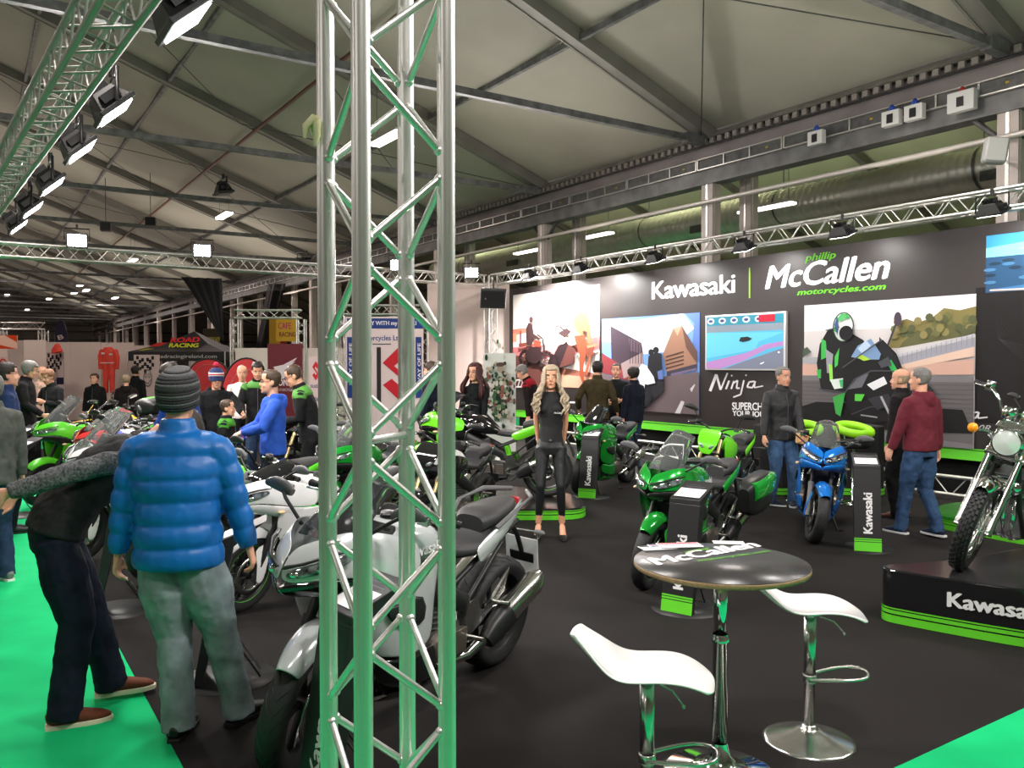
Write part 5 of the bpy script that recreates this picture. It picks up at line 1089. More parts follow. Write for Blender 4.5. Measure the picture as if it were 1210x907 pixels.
    pt(both(lambda b, k: b.tube(ax+V((0, k*.098, 0))+sd*.32, ax+V((0, k*.098, 0))+sd*(L_-.02), .0225, 12)), 'fork_tube', CHR if classic else (GOLD if naked else BLK), st=True)
    def clamps(b):
        for q in (.72, .98): c = ax+sd*(L_*q); b.box(c, (.07, .26, .03), M.Rotation(rake, 3, 'Y'))
    pt(clamps, 'triple_clamp', SAT if classic else BLK, [BEV(.006)], st=True)
    if not classic: pt(both(lambda b, k: b.box(ax+V((-.10, k*.075, .07)), (.06, .045, .11), M.Rotation(-.5, 3, 'Y'))), 'brake_caliper', BLK, [BEV(.008)], st=True)
    else: pt(lambda b: b.box(ax+V((-.12, .075, .02)), (.06, .05, .12)), 'brake_caliper', SAT, [BEV(.01)], st=True)
    def fender(b):
        R0 = fr_+.028; rows = []
        a0, a1 = (44, 122) if not classic else (62, 150)
        for i in range(11):
            a = math.radians(a0+(a1-a0)*i/10); wd = (.075 if not classic else .068)*(1-.35*abs(i/10-.5)**2*4*(.5 if i > 5 else 1))
            rows.append([V((fx+(R0+hh)*math.cos(a), y*wd, fr_+(R0+hh)*math.sin(a))) for y, hh in ((-1, -.05), (-.9, -.015), (-.55, .012), (0, .022), (.55, .012), (.9, -.015), (1, -.05))])
        b.grid(rows)
        if not classic:
            for k in (-1, 1): b.grid([[V((fx+.03, k*.083, fr_+.20)), V((fx-.08, k*.083, fr_+.24)), V((fx-.14, k*.083, fr_+.20))], [V((fx+.0, k*.125, fr_+.10)), V((fx-.06, k*.13, fr_+.10)), V((fx-.11, k*.125, fr_+.10))], [V((fx+.02, k*.13, fr_-.06)), V((fx-.03, k*.13, fr_-.08)), V((fx-.07, k*.125, fr_-.05))]])
    pt(fender, 'front_fender', main if not classic else CHR, [SOL(.005), SUB(1)], st=True)
    # frame, swingarm, engine
    fq = .4 if classic else 1.0
    def frm(b, k):
        pts = [(.42, .05, .86), (.36, .12, .78), (.10, .17, .66), (-.20, .16, .52), (-.26, .13, .36)]
        b.sweep([V((x, y*k, zz)) for x, y, zz in pts], [(.018, .05*fq), (.02, .055*fq), (.02, .06*fq), (.02, .05*fq), (.018, .045*fq)], 8, ref=(0, 1, 0), power=.6)
        b.path([V((.36, k*.08, .74)), V((.34, k*.13, .45)), V((.20, k*.14, .22)), V((-.15, k*.14, .22))], .018, 8)
        b.path([V((-.15, k*.11, .60)), V((-.5, k*.10, .74)), V((-.82, k*.07, .82))], .016, 8)
        b.path([V((-.24, k*.12, .45)), V((-.62, k*.10, .74))], .013, 8)
    pt(both(frm), 'frame', frame)
    def swing(b, k): b.sweep([V((-.24, k*.11, .36)), V((-.45, k*.115, .37)), V((rx-.02, k*.115, rr_)), V((rx-.06, k*.115, rr_))], [(.018, .04), (.018, .045), (.016, .03), (.012, .02)], 8, ref=(0, 1, 0), power=.6)
    pt(both(swing), 'swingarm', ALUD if (naked or classic) else BLK)
    if classic: pt(both(lambda b, k: (b.tube((-.62, k*.15, .38), (-.50, k*.15, .74), .022, 10), [b.lathe([(.030, q), (.034, q+.004), (.030, q+.008)], 12, c=(-.605+.012*i, k*.15, .42+.028*i)) for i, q in enumerate([0]*10)])), 'rear_shock', CHR)
    else: pt(lambda b: b.tube((-.30, 0, .34), (-.22, 0, .62), .035, 10), 'rear_shock', accent or GREYP)
    def eng(b):
        b.hexa([(-.24, -.15, .24), (.20, -.14, .20), (.20, .14, .20), (-.24, .15, .24), (-.26, -.15, .44), (.16, -.16, .44), (.16, .16, .44), (-.26, .15, .44)])
        b.hexa([(-.06, -.15, .44), (.16, -.15, .40), (.16, .15, .40), (-.06, .15, .44), (.02, -.16, .68), (.22, -.15, .64), (.22, .15, .64), (.02, .16, .68)])
        for i in range(7): zz = .46+.028*i; b.box((.085+.012*i, 0, zz), (.24, .335, .008), M.Rotation(-.15, 3, 'Y'))
    pt(eng, 'engine', ALUD, [BEV(.012)])
    def cov(b):
        for k in (-1, 1):
            b.lathe([(.001, k*.20), (.06, k*.20), (.085, k*.185), (.095, k*.15)], 24, c=(-.03, 0, .34), axis='y'); b.lathe([(.001, k*.185), (.05, k*.185), (.06, k*.17), (.065, k*.15)], 20, c=(.13, 0, .32), axis='y')
            for i in range(8): a = i*math.pi/4; b.ball((-.03+.08*math.cos(a), k*.19, .34+.08*math.sin(a)), .006, 6, 4)
            b.box((-.17, k*.16, .34), (.10, .05, .12))
        b.lathe([(.001, -.208), (.03, -.208), (.03, -.2)], 16, c=(-.03, 0, .34), axis='y')
    pt(cov, 'engine_cover', SAT if classic else mat('engine_bronze', (.16, .14, .12), .35, .7), [BEV(.004)])
    pt(lambda b: [b.path([(.20, y, .56), (.33, y, .50), (.34, y, .34), (.26, y*.8, .20), (.05, y*.6, .17), (-.18, -.06, .18)], .019, 8) for y in (-.10, -.035, .035, .10)], 'exhaust_header', CHR if classic else SAT)
    if not classic: pt(lambda b: (b.box((.36, 0, .52), (.035, .28, .28), M.Rotation(.12, 3, 'Y')), [b.box((.38, 0, .40+.018*i), (.02, .26, .004)) for i in range(14)]), 'radiator', BLK)
    def chain(b): b.path([(-.20, .12, .40), (-.46, .12, .395), (-.71, .12, .412)], .008, 6); b.path([(-.20, .12, .30), (-.46, .12, .25), (-.71, .12, .208)], .008, 6)
    pt(chain, 'chain', SAT)
    # mufflers
    mm = {'steel': SAT, 'black': BLK, 'chrome': CHR}[muffler]
    for k in ((-1, 1) if (classic or muffler == 'steel' and (adv or spw)) else (-1,)):
        if classic: pt(lambda b: b.sweep([(-.10, k*.13, .20), (-.3, k*.17, .22), (-.42, k*.18, .24), (-.95, k*.20, .30), (-1.02, k*.2, .305)], [.022, .024, .045, .05, .03], 16), 'muffler', CHR)
        else:
            pt(lambda b: b.sweep([(-.15, k*.06, .19), (-.3, k*.14, .22), (-.42, k*.18, .30)], [.026, .026, .03], 12), 'exhaust_pipe', SAT)
            mf = pt(lambda b: b.sweep([(-.40, k*.185, .28), (-.46, k*.19, .33), (-.80, k*.215, .50), (-.86, k*.215, .52)], [(.035, .04), (.048, .062), (.055, .068), (.035, .045)], 16, ref=(0, 1, 0), power=.8), 'muffler', mm)
            pt(lambda b: b.sweep([(-.39, k*.19, .275), (-.45, k*.195, .32), (-.56, k*.203, .385)], [(.04, .046), (.054, .068), (.057, .072)], 16, ref=(0, 1, 0), power=.8), 'heat_shield', BLK, parent=mf)
            pt(lambda b: b.tube((-.855, k*.215, .515), (-.875, k*.216, .53), .024, 12), 'outlet', BLK, parent=mf)
    pt(both(lambda b, k: (b.prism([(-.24, k*.155, .32), (-.20, k*.155, .50), (-.33, k*.155, .52), (-.38, k*.155, .38)], (0, k*.01, 0)), b.tube((-.26, k*.16, .33), (-.26, k*.26, .34), .012, 8), b.prism([(-.36, k*.16, .38), (-.44, k*.17, .52), (-.6, k*.165, .62), (-.56, k*.165, .5)], (0, k*.01, 0)), b.tube((-.50, k*.16, .45), (-.50, k*.25, .46), .012, 8))), 'footpeg', SAT if not adv else BLK)
    pt(lambda b: b.path([(-.12, .13, .24), (-.02, .24, .03), (-.0, .30, .018+.3*math.tan(math.radians(lean)))], .011, 7), 'kickstand', BLK)
    # tank
    tz = 1.0 if not adv else 1.06
    if moto: tz = .98
    def loft(secs, b, n=16, pw=.75):   # secs: x, halfwidth, ztop, zbot
        rings = []
        for x, wd, z1, z0 in secs:
            cz = (z1+z0)/2; rz = (z1-z0)/2; rg = []
            for i in range(n):
                a = 2*math.pi*i/n; ca, sa = math.cos(a), math.sin(a)
                rg.append(V((x, wd*math.copysign(abs(ca)**pw, ca), cz+rz*math.copysign(abs(sa)**pw, sa))))
            rings.append(rg)
        b.rings(rings)
    tc_ = tankc or main
    if classic: tk = pt(lambda b: loft([(.40, .04, .92, .84), (.36, .09, .97, .80), (.22, .135, 1.0, .77), (.05, .13, .985, .75), (-.10, .09, .92, .76), (-.15, .05, .88, .78)], b), 'tank', tc_, [SUB(1)])
    else: tk = pt(lambda b: loft([(.40, .06, tz-.05, .84), (.34, .13, tz-.01, .80), (.20, .17, tz, .76), (.05, .165, tz-.02, .74), (-.06, .12, tz-.10, .74), (-.16, .075, tz-.20, .74)], b), 'tank', tc_, [SUB(1)])
    pt(lambda b: b.lathe([(.001, .02), (.04, .018), (.045, 0), (.045, -.02)], 20, c=(.22, 0, tz+.0)), 'filler_cap', CHR if classic else BLK, parent=tk)
    if not classic: pt(lambda b: b.grid([[(.02, y, tz-.010-abs(y)*.3), (-.06, y*.8, tz-.09-abs(y)*.3), (-.14, y*.6, tz-.18-abs(y)*.4)] for y in (-.06, -.03, 0, .03, .06)]), 'tank_pad', BLKM, [SOL(.004, 1)], parent=tk)
    if text_: # brand wordmark on the tank or fairing
        def tx(b):
            for k in (-1, 1): text(b, text_, (.02-.0*k if k < 0 else .30, k*.176, .84), (.28*-k, 0, 0) if k > 0 else (.28, 0, 0), (0, -.012*k, .05), .03, .2)
        pt(tx, 'tank_lettering', flat(235, 235, 235), parent=tk, smooth=False)
    # seat
    st_ = tz-.20
    if classic: pt(lambda b: loft([(-.12, .08, .84, .76), (-.2, .12, .855, .75), (-.40, .14, .85, .75), (-.70, .13, .88, .78), (-.84, .10, .90, .82), (-.87, .05, .88, .83)], b), 'seat', seat, [SUB(1)])
    else:
        pt(lambda b: loft([(-.08, .06, st_+.02, st_-.06), (-.16, .10, st_+.01, st_-.08), (-.30, .155, st_-.01, st_-.09), (-.44, .15, st_+.01, st_-.08), (-.50, .11, st_+.06, st_-.06)], b), 'seat', seat, [SUB(1)])
        pt(lambda b: loft([(-.44, .09, st_+.10, st_+.0), (-.50, .13, st_+.135, st_+.02), (-.62, .125, st_+.14, st_+.04), (-.76, .10, st_+.155, st_+.06), (-.82, .05, st_+.15, st_+.09)], b), 'pillion_seat', seat, [SUB(1)])
    # tail
    if classic:
        def rf(b):
            rows = []
            for i in range(10):
                a = math.radians(30+130*i/9); rows.append([V((rx+(rr_+.03+hh)*math.cos(a), y*.085, rr_+(rr_+.03+hh)*math.sin(a))) for y, hh in ((-1, -.04), (-.8, 0), (0, .015), (.8, 0), (1, -.04))])
            b.grid(rows)
        pt(rf, 'rear_fender', CHR, [SOL(.004), SUB(1)]); pt(lambda b: b.ball((-1.05, 0, .66), (.03, .05, .045), 10, 8), 'tail_light', REDM)
    else:
        def tail(b, k):
            b.grid([[V((-.30, k*.135, st_-.03)), V((-.50, k*.135, st_+.05)), V((-.70, k*.118, st_+.11)), V((-.88, k*.05, st_+.15))], [V((-.30, k*.160, st_-.07)), V((-.50, k*.165, st_-.0)), V((-.70, k*.140, st_+.06)), V((-.90, k*.055, st_+.12))], [V((-.36, k*.135, st_-.14)), V((-.52, k*.13, st_-.07)), V((-.70, k*.10, st_+.01)), V((-.86, k*.045, st_+.08))]])
        pt(both(tail), 'tail_cowl', main, [SOL(.006), SUB(2)])
        pt(lambda b: b.sweep([(-.86, 0, st_+.12), (-.91, 0, st_+.12)], [(.045, .022), (.03, .012)], 10, ref=(0, 1, 0)), 'tail_light', REDM)
        pt(lambda b: (b.path([(-.80, 0, st_+.05), (-.95, 0, st_-.10), (-1.02, 0, st_-.22)], .016, 7), b.box((-1.03, 0, st_-.26), (.012, .16, .10), M.Rotation(.35, 3, 'Y'))), 'plate_holder', BLK)
        pt(both(lambda b, k: (b.tube((-.92, 0, st_-.06), (-.92, k*.13, st_-.05), .007, 6), b.ball((-.92, k*.16, st_-.05), (.022, .04, .016), 8, 6))), 'rear_indicator', mat('smoke_lens', (.2, .2, .2), .1))
        if plate: pt(lambda b: b.prism([(-1.05, -.11, st_-.36), (-1.05, .11, st_-.36), (-1.0, .11, st_-.12), (-1.0, -.11, st_-.12)], (.004, 0, 0)), 'info_plate', PAPER)
    if rails or adv: pt(both(lambda b, k: b.sweep([(-.48, k*.15, st_+.05), (-.60, k*.185, st_+.13), (-.80, k*.16, st_+.17), (-.93, k*.05, st_+.17)], [(.010, .014)]*4, 8)), 'grab_rail', GREYP)
    # handlebars
    hb = V((.34, 0, 1.02)) if not classic else V((.36, 0, 1.05)); up = .07 if (adv or moto or naked) else .0
    if spw: up = .03
    hw = .36 if not moto else .40
    if classic: bars = [hb, hb+V((.02, .09, .0)), hb+V((.03, .15, .13)), hb+V((-.02, .24, .20)), hb+V((-.14, .36, .19))]
    else: bars = [hb+V((0, .05, up*.3)), hb+V((.0, .14, up)), hb+V((-.05, .26, up+.02)), hb+V((-.11, hw, up))]
    def hbar(b, k): b.path([V((p.x, p.y*k, p.z)) for p in bars], .011, 8)
    pt(both(hbar), 'handlebar', CHR if classic else BLK, st=True)
    e1, e0 = bars[-1], bars[-2]
    gd = (e1-e0).normalized()
    def grip(b, k):
        a, c = e1-gd*.11, e1+gd*.015; b.sweep([V((p.x, p.y*k, p.z)) for p in (a, a+gd*.01, c, c+gd*.002)], [.014, .017, .017, .020], 10)
    pt(both(grip), 'grip', BLK, st=True)
    pt(both(lambda b, k: (b.path([V((p.x, p.y*k, p.z)) for p in (e1-gd*.12+V((.03, 0, 0)), e1-gd*.09+V((.065, 0, 0)), e1+V((.06, 0, -.005)))], .006, 6), b.box(V((e1.x-gd.x*.15, (e1.y-gd.y*.15)*k, e1.z)), (.05, .05, .035)))), 'lever', SAT, st=True)
    pt(lambda b: b.lathe([(.001, .05), (.03, .05), (.032, .0), (.001, 0)], 14, c=(e1.x-gd.x*.17+.05, -(e1.y-gd.y*.17), e1.z+.01)), 'fluid_reservoir', SAT if classic else BLK, st=True)
    if mirrors:
        for k in (-1, 1):
            if spw:
                m0 = V((.60, k*.17, .99)); m1 = V((.58, k*.30, 1.08)); m2 = V((.55, k*.36, 1.12))
            elif classic: m0 = V((.22, k*.28, 1.24)); m1 = V((.22, k*.32, 1.36)); m2 = V((.2, k*.38, 1.42))
            else: m0 = V((.28, k*.22, 1.09)); m1 = V((.34, k*.27, 1.22)); m2 = V((.31, k*.33, 1.27))
            mr = pt(lambda b: b.path([m0, m1, m2], .0085, 7), 'mirror', CHR if classic else BLK, st=not spw)
            if classic: pt(lambda b: b.lathe([(.001, -.008), (.05, -.008), (.055, .008), (.001, .02)], 18, c=m2, axis='x'), 'mirror_head', CHR, st=True, parent=mr)
            else: pt(lambda b: (b.sweep([m2+V((.0, -k*.07, -.02)), m2+V((0, -k*.03, .0)), m2+V((0, k*.05, .012)), m2+V((0, k*.10, .0))], [(.014, .018), (.020, .036), (.018, .034), (.008, .012)], 12, ref=(1, 0, 0), power=.8)), 'mirror_head', BLK if not spw else GREYP, [SUB(1)], st=not spw, parent=mr)
            if not classic: pt(lambda b: b.sweep([m2+V((-.021, -k*.055, -.015)), m2+V((-.022, k*.07, .008))], [(.001, .026), (.001, .024)], 10, ref=(1, 0, 0)), 'mirror_glass', CHR, st=not spw, parent=mr)
    # front end
    if classic:
        hl = ax+sd*(L_*.83)+V((.12, 0, .03)); head = pt(lambda b: b.lathe([(.001, -.11), (.06, -.10), (.095, -.03), (.10, .03), (.092, .045)], 28, c=hl, axis='x'), 'headlight', CHR, st=True)
        pt(lambda b: b.lathe([(.001, .055), (.05, .05), (.088, .038)], 28, c=hl, axis='x'), 'headlight_glass', mat('lamp_glass', (.75, .8, .76), .1, .3, coat=1), st=True, parent=head)
        pt(both(lambda b, k: b.tube(hl+V((0, k*.10, 0)), hl+V((-.06, k*.13, .0)), .015, 8)), 'headlight_bracket', CHR, st=True)
        for k in (-1, 1):
            ii = pt(lambda b: b.tube(hl+V((-.04, k*.11, .03)), hl+V((-.0, k*.21, .03)), .009, 8), 'indicator', CHR, st=True)
            pt(lambda b: b.ball(hl+V((.01, k*.235, .03)), (.036, .036, .036), 14, 10), 'indicator_lens', AMBER, st=True, parent=ii)
        pt(lambda b: [b.lathe([(.001, .03), (.045, .03), (.05, 0), (.048, -.05), (.001, -.05)], 20, c=hb+V((.08, y, .08))) for y in (-.06, .06)], 'gauges', CHR, st=True)
        pt(lambda b: (b.tube((.40, -.06, .62), (.40, .06, .62), .04, 14), b.lathe([(.001, -.03), (.05, -.03), (.05, .03), (.001, .03)], 16, c=(.43, .1, .6), axis='x')), 'horn', CHR)
        pt(both(lambda b, k: b.prism([(-.06, k*.13, .52), (-.08, k*.13, .72), (-.30, k*.13, .74), (-.34, k*.12, .58), (-.2, k*.13, .5)], (0, k*.03, 0))), 'side_cover', main, [BEV(.012)])
    elif moto:
        pt(lambda b: b.grid([[(.62, y*.5, 1.10), (.70, y, 1.0), (.74, y*.9, .86)] for y in (-.12, -.06, 0, .06, .12)]), 'headlight_cowl', main, [SOL(.006), SUB(1)], st=True)
        pt(lambda b: b.ball((.72, 0, .92), (.03, .07, .06), 12, 8), 'headlight', LENS, st=True)
        pt(lambda b: b.grid([[(.50, y, .82), (.75, y*1.1, .83), (1.02, y*.5, .76)] for y in (-.07, 0, .07)]), 'high_fender', main, [SOL(.006), SUB(1)], st=True)
        pt(both(lambda b, k: b.grid([[(.42, k*.09, .95), (.2, k*.14, .92), (-.05, k*.12, .86)], [(.48, k*.15, .82), (.3, k*.19, .72), (.05, k*.14, .78)], [(.42, k*.12, .66), (.28, k*.15, .6), (.1, k*.13, .70)]])), 'shroud', second, [SOL(.006), SUB(1)])
        pt(both(lambda b, k: b.grid([[(-.2, k*.08, .84), (-.6, k*.06, .90), (-1.0, k*.02, .92)], [(-.25, k*.11, .74), (-.6, k*.10, .83), (-.95, k*.03, .90)]])), 'tail_panel', main, [SOL(.006), SUB(1)])
    elif naked:
        def hcw(b):
            b.grid([[V((.52, y*.9, 1.08)), V((.62, y, 1.02)), V((.70, y*.9, .92)), V((.70, y*.45, .80))] for y in (-.13, -.07, 0, .07, .13)])
        pt(hcw, 'headlight_cowl', main, [SOL(.008), SUB(2)], st=True)
        pt(both(lambda b, k: b.grid([[V((.715, k*.02, .90)), V((.70, k*.10, .93))], [V((.72, k*.03, .85)), V((.69, k*.10, .88))]])), 'headlight', LENS, [SOL(.02, 1), SUB(2)], st=True)
        pt(both(lambda b, k: b.grid([[(.38, k*.13, .96), (.2, k*.19, .95), (.0, k*.165, .88)], [(.46, k*.18, .84), (.24, k*.23, .80), (.0, k*.18, .78)], [(.38, k*.15, .70), (.24, k*.19, .68), (.05, k*.16, .72)]])), 'shroud', second if second is not BLK else main, [SOL(.006), SUB(2)])
    else:
        u = .10 if adv else 0.0; lo = .44 if adv else .24
        def V3(r, k): return [V((x, y*k, zz)) for x, y, zz in r]
        A = [(.80, 0, .965+u), (.76, .075, .995+u), (.66, .145, 1.035+u), (.54, .195, 1.02+u), (.40, .20, .98+u*.6), (.24, .185, .93+u*.3)]
        Bq = [(.865, 0, .90+u), (.815, .10, .925+u), (.715, .185, .955+u), (.58, .232, .94+u), (.42, .240, .90+u*.5), (.24, .218, .86+u*.3)]
        Cq = [(.88, 0, .825+u), (.825, .105, .84+u), (.715, .190, .855+u), (.58, .238, .83+u), (.42, .252, .80+u*.4), (.25, .232, .79+u*.2)]
        Dq = [(.82, 0, .76+u), (.775, .075, .765+u), (.68, .145, .76+u), (.58, .205, .735+u*.8), (.44, .240, .72+u*.3), (.28, .232, .71)]
        fc = pt(both(lambda b, k: b.grid([V3(A, k), V3(Bq, k), V3(Cq, k)])), 'front_cowl', main, [SOL(.006), SUB(2)])
        pt(both(lambda b, k: b.grid([V3(Cq, k), V3([(x+.01, y, zz-.035) for x, y, zz in Cq], k), V3(Dq, k)])), 'lower_cowl', second, [SOL(.005), SUB(1)])
        for k in (-1, 1):
            hl = pt(lambda b: b.grid([V3([(.865, .025, .885+u), (.835, .095, .912+u), (.755, .170, .948+u), (.69, .212, .962+u)], k), V3([(.875, .022, .845+u), (.845, .10, .862+u), (.765, .178, .89+u), (.68, .222, .925+u)], k)]), 'headlight', LENS, [SOL(.012, 0), SUB(2)], parent=fc, k=k)
            pt(lambda b: b.grid([V3([(.875, .018, .898+u), (.842, .095, .925+u), (.757, .172, .962+u), (.68, .216, .978+u)], k), V3([(.868, .018, .890+u), (.838, .097, .917+u), (.755, .174, .953+u), (.68, .220, .968+u)], k)]), 'headlight_rim', BLK, [SOL(.016, 0)], parent=hl)
            for cx, cy, cz in ((.853, .06, .873+u), (.79, .14, .898+u)): pt(lambda b: b.ball((cx, cy*k, cz), (.018, .022, .017), 10, 8), 'projector', CHR, parent=hl)
        side_pts = [[(.62, .220, .80+u*.8), (.50, .245, .80+u*.5), (.36, .250, .795+u*.3), (.20, .230, .80), (.04, .18, .83)],
                    [(.60, .185, .62), (.50, .228, .60), (.36, .248, .58), (.22, .240, .60), (.10, .195, .64)],
                    [(.50, .175, .46), (.42, .215, .44), (.32, .238, .42), (.20, .232, .42), (.10, .205, .45)],
                    [(.42, .145, lo+.06), (.34, .185, lo+.03), (.20, .205, lo), (.08, .200, lo-.01), (-.04, .17, lo+.03)]]
        if adv: side_pts = side_pts[:3]
        if shortf: side_pts = [r[:3] for r in side_pts]
        sf = pt(both(lambda b, k: b.grid([V3(r, k) for r in side_pts[:3]])), 'side_fairing', fair or main, [SOL(.006), SUB(2)])
        if not adv: pt(both(lambda b, k: b.grid([V3(r, k) for r in side_pts[2:]])), 'lower_fairing', second, [SOL(.006), SUB(1)])
        pt(both(lambda b, k: b.grid([V3([(.52, .243, .70), (.40, .258, .70), (.22, .243, .72)], k), V3([(.48, .246, .62), (.34, .262, .56), (.20, .250, .54)], k)])), 'side_vent', BLK, [SOL(.014), SUB(1)], parent=sf)
        if accent: pt(both(lambda b, k: b.grid([V3([(.44, .232, .50), (.30, .258, .46), (.10, .247, .50)], k), V3([(.43, .228, .47), (.29, .256, .43), (.08, .246, .48)], k)])), 'accent_panel', accent, [SOL(.012), SUB(1)], parent=sf)
        if not adv: pt(both(lambda b, k: b.grid([V3([(.36, .165, lo+.02), (.18, .195, lo-.02), (-.02, .19, lo-.03), (-.18, .16, lo+.02)], k), V3([(.34, .09, lo-.07), (.18, .11, lo-.11), (-.02, .11, lo-.11), (-.16, .09, lo-.06)], k), V3([(.34, 0, lo-.08), (.18, 0, lo-.12), (-.02, 0, lo-.12), (-.16, 0, lo-.07)], k)])), 'belly_pan', second, [SOL(.005), SUB(1)])
        # screen
        sh = screen_h; sm = {'clear': GLASSM, 'smoke': SMOKE, 'black': mat('black_screen', (.01, .01, .012), .05, coat=1)}[screen]
        rows = []
        for i in range(7):
            q = i/6; xx = .74-.34*q; zz = 1.0+u+(.26*sh)*q**.85; wd = .14-.045*q
            rows.append([V((xx-.13*abs(y)**2*(1-.3*q), y*wd*1.15, zz-.05*abs(y)**2)) for y in (-1, -.66, -.33, 0, .33, .66, 1)])
        pt(lambda b: b.grid(rows), 'windscreen', sm, [SOL(.003)])
        pt(lambda b: b.box((.52, 0, 1.03+u), (.03, .16, .09), M.Rotation(-.6, 3, 'Y')), 'dashboard', BLK, [BEV(.01)])
        pt(both(lambda b, k: b.ball((.60, k*.245, .79+u*.5), (.034, .022, .014), 8, 6)), 'indicator', mat('indicator_clear', (.7, .5, .3), .2))
    if pannier:
        for k in (-1, 1):
            pn = pt(lambda b: b.sweep([(-.36, k*.33, .66), (-.40, k*.33, .67), (-.62, k*.34, .70), (-.86, k*.33, .73), (-.92, k*.32, .73)], [(.05, .11), (.095, .17), (.11, .19), (.10, .175), (.06, .12)], 18, ref=(0, 1, 0), power=.55), 'pannier', BLK, [SUB(1)])
            pt(lambda b: b.sweep([(-.40, k*.365, .74), (-.62, k*.375, .77), (-.86, k*.365, .80), (-.90, k*.355, .80)], [(.075, .085), (.09, .10), (.08, .10), (.05, .07)], 18, ref=(0, 1, 0), power=.55), 'pannier_lid', main, [SUB(1)], parent=pn)
    if topbox:
        tb = pt(lambda b: b.sweep([(-.62, 0, st_+.30), (-.66, 0, st_+.32), (-.85, 0, st_+.33), (-1.06, 0, st_+.32), (-1.10, 0, st_+.31)], [(.16, .08), (.21, .13), (.23, .15), (.21, .13), (.14, .08)], 20, ref=(0, 1, 0), power=.6), 'top_box', BLK, [SUB(1)])
        pt(lambda b: b.sweep([(-.64, 0, st_+.38), (-.70, 0, st_+.40), (-.95, 0, st_+.40), (-1.07, 0, st_+.38)], [(.13, .04), (.17, .07), (.17, .075), (.12, .04)], 20, ref=(0, 1, 0), power=.6), 'top_box_lid', topbox, [SUB(1)], parent=tb)
    if handguard: pt(both(lambda b, k: b.grid([[(.36, k*.20, 1.13), (.36, k*.30, 1.13), (.26, k*.38, 1.11)], [(.38, k*.20, 1.07), (.38, k*.30, 1.07), (.27, k*.39, 1.06)]])), 'handguard', main, [SOL(.006), SUB(1)], st=True)
    return t
# ================================================================ MOTORCYCLES IN PLACE
SIL = mat('pearl_silver', (.62, .65, .66), .2, .25, coat=1); BLU = mat('candy_blue', (.01, .20, .72), .16, .3, coat=1)
PW = mat('pearl_white', (.80, .80, .80), .18, 0, coat=1)
def XY(px, d): return ((px-605)/F*d, d)
bike((-1.0, 3.72), (-.14, 5.10), 'silver and white sports tourer behind the front truss column', 'sport', SIL, BLKG, s=1.09, steer=20, lean=5, screen='smoke', rails=True, plate=True, text_=KW, screen_h=.9)
bike((-2.02, 6.15), (-1.15, 7.3), 'white naked motorcycle with green trellis frame right of the blue jacket', 'sport', PW, PW, steer=10, frame=mat('green_frame', (.03, .5, .03), .3), screen='black', screen_h=.5, accent=GREEN)
bike((-2.95, 7.0), (-2.05, 8.0), 'black and green naked motorcycle with grey seat below the blue hoodie', 'naked', GREEN, BLK, lean=6, steer=8)
bike((-1.95, 8.6), (-1.35, 9.9), 'green sports motorcycle behind the left truss posts', 'sport', KGREEN, BLK, steer=6)
bike((-.95, 8.05), (-.42, 9.3), 'black motorcycle with white tank behind the front truss column', 'naked', BLKG, BLK, tankc=PW, steer=4)
bike((-1.06, 10.95), (.46, 10.66), 'black and lime superbike in profile behind the blonde woman', 'sport', LIME, BLKG, s=1.07, shortf=True, text_='Ninja', z=.136, tankc=BLKG, muffler='steel', lean=2, screen='smoke', mirrors=True, accent=LIME)
bike((.96, 11.7), (1.75, 12.9), 'dark green tourer with black screen right of the blonde woman', 'sport', KGREEN, KGREEN, steer=8, screen='black', lean=6)
bike((1.10, 6.77), (1.98, 7.92), 'metallic green sports tourer with panniers behind the bar table', 'sport', KGREEN, BLK, steer=8, lean=6, pannier=True, screen_h=1.15, text_=KW, accent=KGREEN)
bike((2.15, 9.7), (3.0, 10.85), 'lime naked motorcycle directly behind the green tourer with panniers', 'naked', LIME, BLK, steer=10, lean=5, handguard=False)
bike((3.10, 8.50), (3.62, 9.85), 'metallic blue sports motorcycle beside the information totem', 'sport', BLU, BLU, steer=12, lean=6, screen='clear', fork=GREYP)
bike((3.22, 5.88), (4.38, 6.72), 'chrome and black retro motorcycle on the near black plinth', 'classic', BLKG, steer=14, lean=10, z=.386, mirrors=False)
bike((5.45, 9.3), (6.85, 9.55), 'black motorcycle on the green plinth behind the chrome retro', 'naked', BLKG, BLK, z=.166, steer=4)
bike((-6.1, 10.7), (-5.35, 11.95), 'green adventure bike with tall screen at far left', 'adv', GREEN, BLK, steer=6, screen_h=1.3)
bike((-4.02, 7.65), (-3.25, 8.85), 'white touring bike with tall screen left of the striped beanie', 'adv', PW, PW, steer=6, screen_h=1.35, tankc=PW)
bike((-5.5, 10.6), (-4.75, 11.8), 'red and white motorcycle beyond the tall white touring bike', 'sport', mat('race_red', (.6, .03, .03), .25, coat=1), WHT, tankc=WHT)
bike((-7.7, 15.3), (-6.6, 15.8), 'yellow supermoto with black high fender below the red racing suit', 'moto', mat('moto_yellow', (.85, .55, .02), .3), BLK)
bike((-4.75, 9.7), (-3.6, 10.5), 'silver tanked motorcycle with blue trim left of the blue jacket', 'naked', mat('race_blue', (.02, .06, .5), .25, coat=1), SIL, tankc=SIL)
bike((-6.8, 14.0), (-5.7, 13.2), 'black tourer with a green topped box behind its seat', 'adv', BLKG, BLK, topbox=GREEN, screen_h=.6)
bike((-3.15, 12.3), (-2.8, 13.6), 'small lime motocross bike between the man in glasses and the boy', 'moto', LIME, WHT)
bike((-3.1, 10.65), (-2.65, 11.85), 'black and blue motorcycle the man in the bobble hat touches', 'naked', BLKG, BLK)

